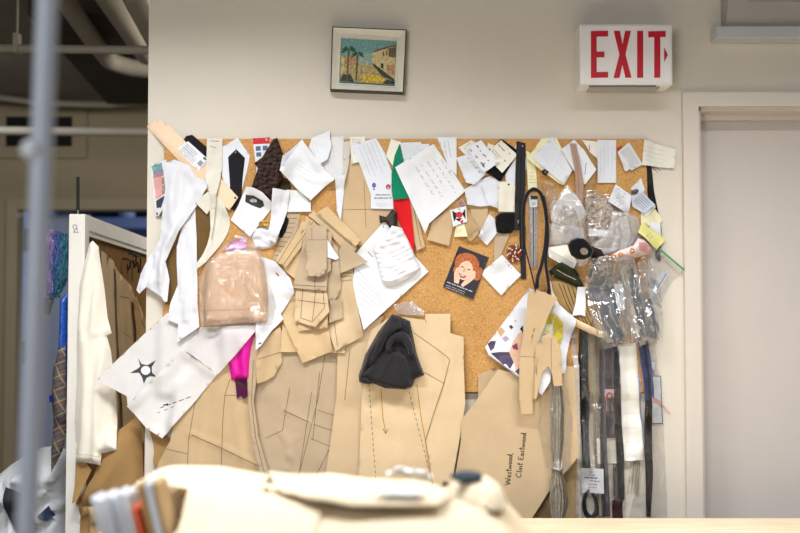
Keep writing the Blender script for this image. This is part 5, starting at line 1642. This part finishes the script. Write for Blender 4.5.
Q = lambda *p: [pz(*q) for q in p]
pmats = [pm('sky', '#6f9c9b'), pm('leaf', '#2f5a40', .3), pm('trunk', '#6b5a3c', .3), pm('wall', '#c9b886'), pm('shade', '#6c604a', .35), pm('street', '#b3a06c', .4), pm('yellow', '#d0b13c', .4), pm('dusk', '#3d443a', .4), pm('pink', '#b98f6c', .4), pm('haze', '#93aaa0', .3)]
fl = [(Q((163, 250), (240, 245), (330, 262), (340, 290), (250, 330), (160, 380)), 8), (Q((163, 300), (250, 290), (340, 290), (466, 375), (466, 410), (150, 392)), 5), (Q((240, 240), (300, 225), (345, 250), (335, 290), (260, 290)), 9),
      (Q((330, 230), (345, 218), (420, 195), (458, 190), (455, 375), (400, 335), (335, 285)), 3), (Q((335, 228), (345, 216), (420, 192), (460, 186), (458, 196), (420, 202)), 4), (Q((388, 222), (396, 220), (396, 245), (388, 246)), 4), (Q((405, 218), (413, 216), (413, 242), (405, 243)), 4),
      (Q((418, 205), (458, 198), (457, 255), (420, 250)), 4), (Q((378, 285), (392, 286), (392, 315), (378, 308)), 7), (Q((410, 295), (450, 290), (450, 350), (408, 338)), 8), (Q((330, 285), (345, 290), (450, 370), (448, 382), (380, 350)), 7),
      (Q((262, 385), (290, 350), (350, 345), (400, 370), (400, 394)), 6), (Q((160, 378), (175, 345), (215, 340), (235, 384)), 7), (Q((385, 392), (410, 372), (450, 380), (450, 398)), 7), (Q((165, 245), (180, 240), (185, 330), (163, 345)), 3)]
for x, y, s in ((208, 215, 1.1), (255, 240, .9)):
    fl.append((Q((x - 5, y), (x + 4, y), (x + 2 - 8 * s, y + 150 * s), (x - 6 - 8 * s, y + 150 * s)), 2))
    for k in range(7):
        a_ = math.radians(-190 + k * 33)
        L = 42 * s
        ex, ey = x + L * math.cos(a_), y + L * .7 * math.sin(a_) + 10
        fl.append((Q((x, y - 5), ((x + ex) / 2 - 2, (y + ey) / 2 - 12), (ex, ey), ((x + ex) / 2, (y + ey) / 2 + 3)), 1))
piece('canvas', [(340.9, 36.0), (397.2, 39.0), (395.4, 85.4), (339.0, 81.8)], pmats, parent=paint, fills=fl, curl=0, h0=FD - .0215, lift=0, t=.0005, step=.012, keep=False, mr=.0003)

# ------------------------------------------------------------------ grey hood and ledge at top right
p0, p1 = on(716.5, 26, 1, -.075), on(716.5, 37.5, 1, -.075)
lx = p0.x
mb = MB().box((lx, -.075, p1.z), (lx + .9, -.001, p0.z), 0, .003)
led = mb.build('wall_heater', m_greyen)
led.data.materials[0] = mat('ledge white', '#c6c8cc', .45, .3, .02, 6)
tag(led, 'grey metal wall unit with pale ledge above the door, cut by the photo corner', 'wall unit')
q0 = on(733, 12, 1, -.13)
mb = MB().prism([(-.001, p0.z + .001), (-.06, p0.z + .001), (-.06, p0.z + .015), (-.085, p0.z + .085), (-.085, p0.z + .26), (-.001, p0.z + .26)], 0, q0.x, lx + .88)
mb.build('hood', m_greyen, led)
mb = MB().box((q0.x + .045, -.1, p0.z + .075), (lx + .8, -.084, p0.z + .2), 0, .01).build('cover', mat('pale grey cover', '#b9b7b4', .5, .3, .02, 6), led)

# ------------------------------------------------------------------ standing pattern panel at left
FY = .05
px0, px1 = on(67.0, 380, 1, FY).x, on(83.2, 380, 1, FY).x
pzt = on(75, 214, 1, FY).z
pw = px1 - px0
PL = 1.25
m_panelw = mat('panel white paint', '#e7e4dc', .5, .3, .03, 8)
mb = MB()
mb.box((px0, FY, .03), (px1, FY + .05, pzt), 0, .002)
mb.box((px0, FY + PL - .05, .03), (px1, FY + PL, pzt), 0, .002)
mb.box((px0 + .001, FY + .05, pzt - .05), (px1 - .001, FY + PL - .05, pzt), 0, .002)
mb.box((px0 + .001, FY + .05, .12), (px1 - .001, FY + PL - .05, .19), 0, .002)
mb.box((px0 + .014, FY + .05, pzt - .066), (px1 - .006, FY + PL - .05, pzt - .05), 0)
mb.box((px0 - .15, FY + .1, 0), (px1 + .15, FY + .15, .03), 0, .004)
mb.box((px0 - .15, FY + PL - .15, 0), (px1 + .15, FY + PL - .1, .03), 0, .004)
panel = mb.build('pattern_stand', m_panelw)
tag(panel, 'tall white framed panel with brown board standing beside the wall end', 'panel')
MB().box((px0 + .012, FY + .045, .185), (px1 - .016, FY + PL - .045, pzt - .045)).build('board', mat('brown hardboard', '#79592f', .85, .1, .12, 12), panel)
a, b = on(74.5, 229, 1, FY), on(78, 233, 1, FY)
mb = MB()
for st in ([(72.5, 226), (75, 224.5), (77, 226), (76.5, 228.5), (73.5, 232), (78.5, 232)], [(73, 226.5), (74.2, 229.5)], [(76, 228.5), (78, 230)]):
    mb.tube([on(u, v, 1, FY - .0004) for u, v in st], .0012, 5)
mb.build('mark', m_blueink, panel)
r0, r1, r2 = on(78, 177, 1, FY + .02), on(78, 210, 1, FY + .02), on(78, 214, 1, FY + .02)
rod = MB().tube([r2 - Vector((0, 0, .003)), r1], .0035, 10, 1).tube([r1, r0], .0052, 10, 0).build('rod', [m_dark, m_steel])
tag(rod, 'thin black rod standing upright on top of the panel end', 'rod')

PAN = Plane((px1 - .016, 0, 0), (0, 1, 0), (0, 0, 1), -.2, 1.4, .1, 1.9)
FRO = Plane((0, FY - .001, 0), (1, 0, 0), (0, 0, 1), -1.5, -.4, .1, 1.9)
HNG = Plane((0, FY + .035, 0), (1, 0, 0), (0, 0, 1), -1.5, -.4, .1, 1.9)
G_P = 'brown patterns hung on the panel'


def pk(out, shade, label, pl=None, **kw):
    kw.setdefault('curl', .012)
    kw.setdefault('lift', .004)
    return piece('pattern_piece', out, [K[shade], m_pencil], label, 'pattern piece', G_P, pl=pl or PAN, step=.03, wr=[(.003, .1, None, len(label))], **kw)


pk([(100, 250), (113, 262), (118, 310), (121, 400), (120, 470), (108, 470), (104, 380)], 'mid', 'brown paper pattern hung nearest the front of the panel face')
pk([(113, 266), (131, 287), (137, 310), (141, 350), (141, 440), (118, 470), (115, 330)], 'dull', 'folded brown pattern hung on the middle of the panel face', strokes=[([(117, 296), (128, 298), (136, 318)], .8, 1), ([(119, 330), (139, 345)], .8, 1)])
pk([(131, 300), (136, 296), (149, 330), (149, 420), (140, 420)], 'brown', 'brown pattern with black lines hung deepest on the panel', strokes=[([(133, 300), (140, 318), (146, 330)], 1.6, 1), ([(136, 298), (146, 322)], 1.6, 1)])
hb_ = 0
for u, v, kk in ((122.5, 262, 0), (128.5, 257, 1), (133, 259, 2)):
    a, b = PAN.px(u, v, 0)
    pts = [PAN.w(a, b + .012, -.004), PAN.w(a, b + .012, .02), PAN.w(a + .02, b + .006, .025), PAN.w(a + .025, b - .02 - .014 * kk, .022), PAN.w(a + .012, b - .03 - .012 * kk, .02), PAN.w(a, b - .012, .018)]
    tag(MB().tube(pts, .0035, 6).build('peg_hook', m_dark), ['black wire hook on the panel, nearest its front', 'black wire hook on the panel, middle one', 'black wire hook on the panel, nearest the wall edge'][kk], 'hook', 'black hooks on the panel')

# folded brown papers low on the panel
pk([(104, 449), (119, 430), (140, 412), (143, 470), (143, 530), (124, 524), (112, 512), (98, 505), (79, 509), (75, 504), (92, 478)], 'brown', 'large folded brown pattern bulging out low on the panel front', pl=FRO, bulge=.02, bw=.05,
   ridges=[([(80, 505), (110, 470), (140, 420)], 4, .02), ([(104, 500), (124, 460)], 3, .01)])
for i, (q, sh) in enumerate((([(80, 508), (90, 505), (93, 545), (84, 560), (78, 545)], 'brown'), ([(90, 506), (100, 506), (106, 545), (96, 560), (91, 540)], 'dull'), ([(99, 506), (112, 512), (122, 540), (110, 560), (103, 540)], 'brown'))):
    pk(q, sh, ['rolled brown paper hanging below the folded pattern, left roll', 'rolled brown paper hanging below the folded pattern, middle roll', 'rolled brown paper hanging below the folded pattern, right roll'][i], pl=FRO, bulge=.03, bw=.03, solid=True)
pk([(76, 462), (86, 462), (92, 470), (80, 500), (75, 502)], 'brown', 'dark brown paper edge below the cream garment', pl=FRO)
gar = piece('calico_garment', [(89, 243), (92, 240.5), (98, 246.5), (99, 256), (104, 290), (107, 318), (111, 333), (106, 335.5), (110, 350), (114, 380), (116, 410), (118.8, 449), (103, 453), (101.5, 464.5), (88, 463), (75.5, 461.5), (74, 420), (76, 380), (76, 345), (77.5, 312), (79, 285), (84, 262)],
            [m_calico, mat('calico seam', '#cfc3a4', .9, .1)], 'cream calico garment hanging over the front edge of the panel', 'garment', pl=FRO, curl=.008, pin=(93, 243), bulge=.014, bw=.05, step=.012, solid=True,
            ridges=[([(93, 246), (84, 290), (79, 330)], 3, .014), ([(96, 250), (97, 290), (92, 330)], 2.5, .012), ([(90, 335), (106, 332)], 2, .010), ([(104, 340), (96, 400), (98, 460)], 4, .014), ([(84, 340), (86, 400), (84, 458)], 4, .012)],
            wr=[(.006, .06, 5, 4)], strokes=[([(75.5, 453), (101.5, 455.5)], .5, 1)])
# things hanging on the left of the panel
m_tin = [mat('lilac tinsel', '#d9b4e4', .25, .7, .4, 160), mat('violet tinsel', '#a07acb', .25, .7, .3, 120), mat('blue tinsel', '#3a58a0', .3, .6, .3, 120), mat('teal tinsel', '#2f6f86', .3, .6, .3, 120)]
wig = hank('tinsel_wig', [(60, 232), (56, 248), (54, 275), (52.5, 298)], [12, 25, 26, 13], 420, m_tin, pl=HNG, h=.004, depth=.05, rad=.0013, seed=31, wav=.009, flare=.35)
tag(wig, 'shiny lilac, violet and blue tinsel wig hanging left of the panel', 'wig')
hb2 = hank('wig_tail', [(51, 290), (49.5, 300), (47.5, 314)], [9, 8, 5], 60, mat('moss tinsel', '#59665a', .4, .5, .3, 100), pl=HNG, h=.008, depth=.03, rad=.0012, seed=33, wav=.003, parent=wig)
gb = piece('satin_scarf', [(59, 300), (66.5, 292), (66.5, 400), (63, 420), (57, 400), (56, 370), (58, 340)], [mat('royal blue satin', '#1f4fae', .4, .5, .25, 30, .2, 80)], 'royal blue satin scarf hanging left of the panel', 'scarf', pl=HNG, bulge=.02, bw=.02, solid=True, curl=0, wr=[(.01, .03, 5, 3)])
mpl, nt, out = _new('plaid cloth')
pb = nt.nodes.new('ShaderNodeBsdfPrincipled')
tc = nt.nodes.new('ShaderNodeTexCoord')
cur = None
for ang, sc_, colr, th_ in ((25, 120, '#7c352c', .6), (115, 120, '#46605c', .6), (25, 50, '#a08658', .975), (115, 50, '#a08658', .975)):
    mp = nt.nodes.new('ShaderNodeMapping')
    mp.inputs['Rotation'].default_value = (0, math.radians(ang), 0)
    nt.links.new(tc.outputs['Object'], mp.inputs['Vector'])
    wv = nt.nodes.new('ShaderNodeTexWave')
    wv.bands_direction = 'X'
    wv.inputs['Scale'].default_value = sc_ / 6
    nt.links.new(mp.outputs[0], wv.inputs['Vector'])
    gt = nt.nodes.new('ShaderNodeMath')
    gt.operation = 'GREATER_THAN'
    gt.inputs[1].default_value = th_
    nt.links.new(wv.outputs['Fac'], gt.inputs[0])
    mx = nt.nodes.new('ShaderNodeMixRGB')
    if cur is None:
        mx.inputs[1].default_value = (*lin('#42434f'), 1)
    else:
        nt.links.new(cur, mx.inputs[1])
    mx.inputs[2].default_value = (*lin(colr), 1)
    ml = nt.nodes.new('ShaderNodeMath')
    ml.operation = 'MULTIPLY'
    ml.inputs[1].default_value = .7
    nt.links.new(gt.outputs[0], ml.inputs[0])
    nt.links.new(ml.outputs[0], mx.inputs[0])
    cur = mx.outputs[0]
nt.links.new(cur, pb.inputs['Base Color'])
pb.inputs['Roughness'].default_value = .85
nt.links.new(pb.outputs[0], out.inputs['Surface'])
piece('plaid_cloth', [(60, 350), (66.5, 345), (66.8, 400), (65.5, 430), (63, 447), (57, 460), (50, 473), (50, 450), (52.5, 425), (51, 395), (53, 370)], [mpl], 'tartan cloth with red and teal bands hanging to a point left of the panel', 'cloth', pl=HNG, bulge=.012, bw=.015, solid=True, curl=0, wr=[(.006, .03, 10, 3)], lift=.002)
pz_ = HNG.px(51.5, 399, .03)
piece('blue_tag', [(50.5, 395), (55.5, 395), (55.5, 401), (50.5, 402)], [mat('deep blue tag', '#1c2a86', .5, .3)], 'small deep blue tag pinned on the tartan cloth', 'tag', pl=HNG, curl=0)
# stuffed white bag at the bottom left
BAGP = Plane((0, .35, 0), (1, 0, 0), (0, 0, 1), -2.2, -.6, -.1, 1.5, .006)
fz = [(-12, 717), (-12, 480), (2, 468), (18, 458), (34, 450), (48, 448), (60, 452), (70, 458), (76, 480), (78, 717)]
sack = piece('white_sack', fz, [mat('white sack plastic', '#d9dde2', .5, .35, .03, 10), m_ink], 'stuffed white sack standing on the floor left of the panel', 'sack', pl=BAGP, bulge=.16, bw=.14, solid=True, curl=0, step=.016,
             ridges=creases(-5, 455, 75, 560, 26, 5, 2.2, .03, 40), wr=[(.04, .16, None, 3)])
piece('dark_cloth', [(8, 486), (22, 492), (30, 506), (36, 530), (20, 533), (6, 506)], [mat('charcoal bundle', '#31363c', .8, .2, .1, 40)], 'charcoal cloth folded on the front of the white sack', 'cloth', pl=BAGP, bulge=.008, bw=.02, solid=True, curl=0, step=.016, wr=[(.004, .05, None, 2)])
piece('blue_cloth', [(36, 517), (46, 507), (52, 517), (44, 521)], [mat('navy bundle', '#26324e', .8, .2, .1, 40)], 'small navy cloth tip on the front of the white sack', 'cloth', pl=BAGP, bulge=.006, bw=.02, solid=True, curl=0, step=.016)
# ------------------------------------------------------------------ work table
TY = -.27
zt = on(640, 518, 1, TY).z
mw, nt, out = _new('pale pine')
pb = nt.nodes.new('ShaderNodeBsdfPrincipled')
n1 = _noise(nt, 6, 6, (1.0, 14, 14))
n2 = _noise(nt, 3, 3)
r1 = _ramp(nt, n1.outputs['Fac'], [(.3, lin('#d2bc96')), (.5, lin('#e2d2b4')), (.72, lin('#ecdfc8'))])
r2 = _ramp(nt, n2.outputs['Fac'], [(.35, (.9, .86, .8)), (.65, (1, 1, 1))])
mx = nt.nodes.new('ShaderNodeMixRGB')
mx.blend_type = 'MULTIPLY'
mx.inputs[0].default_value = .8
nt.links.new(r1.outputs[0], mx.inputs[1])
nt.links.new(r2.outputs[0], mx.inputs[2])
nt.links.new(mx.outputs[0], pb.inputs['Base Color'])
pb.inputs['Roughness'].default_value = .5
nt.links.new(pb.outputs[0], out.inputs['Surface'])
tx0, tx1, ty0 = -.82, 1.5, -2.2
table = MB().box((tx0, ty0, zt - .04), (tx1, TY, zt), 0, .004).build('work_table', mw)
tag(table, 'long pale pine work table in front of the board wall', 'table')
MB().box((tx0 + .06, ty0 + .06, zt - .13), (tx1 - .06, TY - .06, zt - .041)).build('apron', mw, table)
for x in (tx0 + .05, tx1 - .12):
    for y in (ty0 + .05, TY - .12):
        MB().box((x, y, 0), (x + .07, y + .07, zt - .041), 0, .004).build('leg', mw, table)

TAB = Plane((0, 0, zt), (1, 0, 0), (0, 1, 0), -1.2, 1.0, -3.0, -.2, .006)
G_S = 'pattern papers heaped on the table'


def heap(out, shade, label, **kw):
    kw.setdefault('curl', .01)
    kw.setdefault('step', .03)
    kw.setdefault('r', .03)
    kw.setdefault('wr', [(.006, .25, None, len(label))])
    return piece(kw.pop('name', 'pattern_bundle'), out, [K[shade] if shade in K else shade, m_pencil], label, kw.pop('cat', 'pattern bundle'), kw.pop('group', G_S), pl=TAB, world=True, **kw)


zoff = .283          # height of the heap's top above the table


def tp(u, v, dz=0.0):
    """a point lying on the level of the heap top"""
    p = on(u, v, 2, zt + zoff + dz)
    return p.x, p.y


# upright folders at the left end of the heap
G_F = 'folders standing at the left end of the heap'
zb = zt + .001


def slab(name, u0, v0, u1, v1, d, w, m, label, cat, ln=.07):
    """an upright sheet stack: its back top edge runs between two photograph points at depth d"""
    y = CAM.y + d
    a, b = on(u0, v0, 1, y), on(u1, v1, 1, y)
    mb = MB()
    vs = []
    for yy in (y, y - ln):
        vs += [(a.x, yy, a.z), (a.x + w, yy, a.z - .004), (b.x + w, yy, zb), (b.x, yy, zb)]
    mb.add(vs, [(0, 1, 2, 3), (7, 6, 5, 4), (0, 4, 5, 1), (1, 5, 6, 2), (2, 6, 7, 3), (3, 7, 4, 0)])
    return tag(mb.build(name, m), label, cat, G_F)


YD = 1.74
NTH = ['outermost', 'second', 'third', 'fourth', 'fifth', 'sixth']
for i in range(6):
    slab('paper_sheet', 103 + i * 6.2, 491 - i * 1.4 + (i % 2) * 2.5, 150 + i * 6.2, 634, YD - .006 * (i % 3), .0045, m_white_p if i % 2 else m_cool_p, 'white sheet standing at the heap left end, %s from the left' % NTH[i], 'paper sheet')
slab('orange_card', 142.2, 500, 189, 634, YD - .004, .007, mat('orange card', '#e0694a', .6, .2), 'orange card between the white folders and the brown one', 'card')
slab('brown_folder', 147.5, 478, 194.5, 634, YD, .009, K['brown'], 'brown folder leaning beside the orange card', 'folder')
slab('blue_folder', 154, 477, 201, 634, YD, .011, mat('blue grey card', '#55677e', .6, .2), 'blue grey folder leaning against the heap', 'folder')
slab('tan_folder', 161.5, 476, 208.5, 634, YD, .009, K['dull'], 'tan folder nearest the heap of patterns', 'folder')
# bundles filling the heap from the table up
LFT = [(-.44, -1.42), (-.455, -1.735), (-.27, -1.765), (-.268, -2.17)]
heap([(.30, -2.17), (.33, -1.50), (.10, -1.36)] + LFT, 'mid', 'lowest thick bundle of folded brown patterns on the table', bulge=.10, bw=.05, solid=True, curl=0)
heap([(.22, -2.165), (.26, -1.62), (.06, -1.45), (-.43, -1.47), (-.44, -1.73), (-.265, -1.765), (-.262, -2.165)], 'light', 'middle thick bundle of folded brown patterns in the heap', bulge=.09, bw=.05, solid=True, curl=0)
heap([(.12, -2.16), (.17, -1.70), (.04, -1.55), (-.41, -1.53), (-.42, -1.725), (-.26, -1.762), (-.256, -2.16)], 'pale', 'upper thick bundle of folded brown patterns in the heap', bulge=.055, bw=.05, solid=True, curl=0, lift=.014)
m_cr = mat('cream pattern paper', '#e3d4b9', .75, .2, .03, 8, .05, 40)
m_cr2 = mat('pale manila paper', '#dfccaa', .75, .2, .03, 8, .05, 40)
heap([tp(330, 478), tp(430, 484), tp(500, 486), (.30, -1.55), (.34, -1.9), (.30, -2.17), tp(330, 560)], m_cr2, 'large manila pattern sheet sliding down the right side of the heap', name='pattern_sheet', cat='pattern sheet', t=.001, soft=0)
heap([tp(236, 484), tp(300, 479), tp(345, 478), tp(420, 484), tp(470, 500), tp(520, 545), tp(430, 600), tp(230, 560)], m_cr, 'broad cream pattern sheet covering the middle of the heap', name='pattern_sheet', cat='pattern sheet', t=.001)
heap([tp(138, 463), (-.47, -1.60), (-.445, -1.70), (-.338, -1.752), (-.335, -1.95), (-.325, -2.12), tp(300, 575), tp(320, 522), tp(262, 500), tp(268, 484), tp(200, 474)], m_cr, 'cream pattern sheet with a raised corner at the heap left end', name='pattern_sheet', cat='pattern sheet', t=.001, soft=.8, curl=.02, pin=tp(300, 575))
heap([tp(268, 486), tp(330, 481), tp(400, 488), tp(450, 505), tp(440, 524), tp(350, 526), tp(312, 519), tp(285, 503)], m_cr, 'folded cream sheet with dark shadowed lower edge on the heap', name='pattern_sheet', cat='pattern sheet', t=.003, curl=.012, soft=.3)
heap([tp(372, 514), tp(398, 508), tp(426, 512), tp(422, 522), tp(380, 521)], m_white_p, 'torn white paper lying on the heap near the photo bottom', name='torn_paper', cat='paper', group=None, curl=.008)
heap([tp(386, 484), tp(404, 479), tp(428, 474), tp(432, 482), tp(410, 490)], m_white_p, 'crumpled white paper on the back edge of the heap', name='crumpled_paper', cat='paper', group=None, curl=.01, wr=[(.014, .03, None, 5)], step=.006)
heap([tp(444, 492), tp(462, 484), tp(492, 486), tp(510, 500), tp(500, 516), tp(462, 506)], m_cr, 'rolled cream pattern at the heap right shoulder', name='pattern_roll', cat='pattern roll', bulge=.022, bw=.03, solid=True, curl=0, step=.01, smooth=1)
px_, py_ = tp(467, 488, .02)
mb = MB().ball((px_, py_, zt + float(TAB.H[int((py_ - TAB.b0) / TAB.c), int((px_ - TAB.a0) / TAB.c)]) + .008), 1, 0, .025, .03, .009, 3)
tag(mb.build('roll_hollow', mat('dark roll hollow', '#39434d', .8, .2, .05, 30)), 'dark slate oval standing in for the shaded opening of the rolled cream pattern', 'pad')  # dark disc that paints the shaded hollow of the roll

# ------------------------------------------------------------------ rack upright close to the camera
PD = -2.27
a, b = on(47.5, 0, 1, PD), on(27, 533, 1, PD)
d = (b - a) / (b.z - a.z)
top, bot = a + d * (2.2 - a.z), a + d * (0 - a.z)
m_rack = mat('grey blue metal', '#a8adb7', .45, .4, .03, 12)
rack = MB().tube([bot, top], .0125, 20).build('rack_upright', m_rack, origin=bot)
tag(rack, 'blurred grey blue metal rack upright in the left foreground', 'rack upright')
k = on(31, 150, 1, PD - .01)
MB().tube([k + Vector((.015, .01, 0)), k], .006, 10).ball(k, .012).build('knob', mat('pale knob', '#c9ccd2', .4, .4), rack)
foot = MB().tube([bot + Vector((-.25, -.2, .012)), bot + Vector((.0, 0, .012)), bot + Vector((.25, .2, .012))], .011, 12).build('foot', m_rack, rack)
cd.dof.aperture_fstop = 2.2
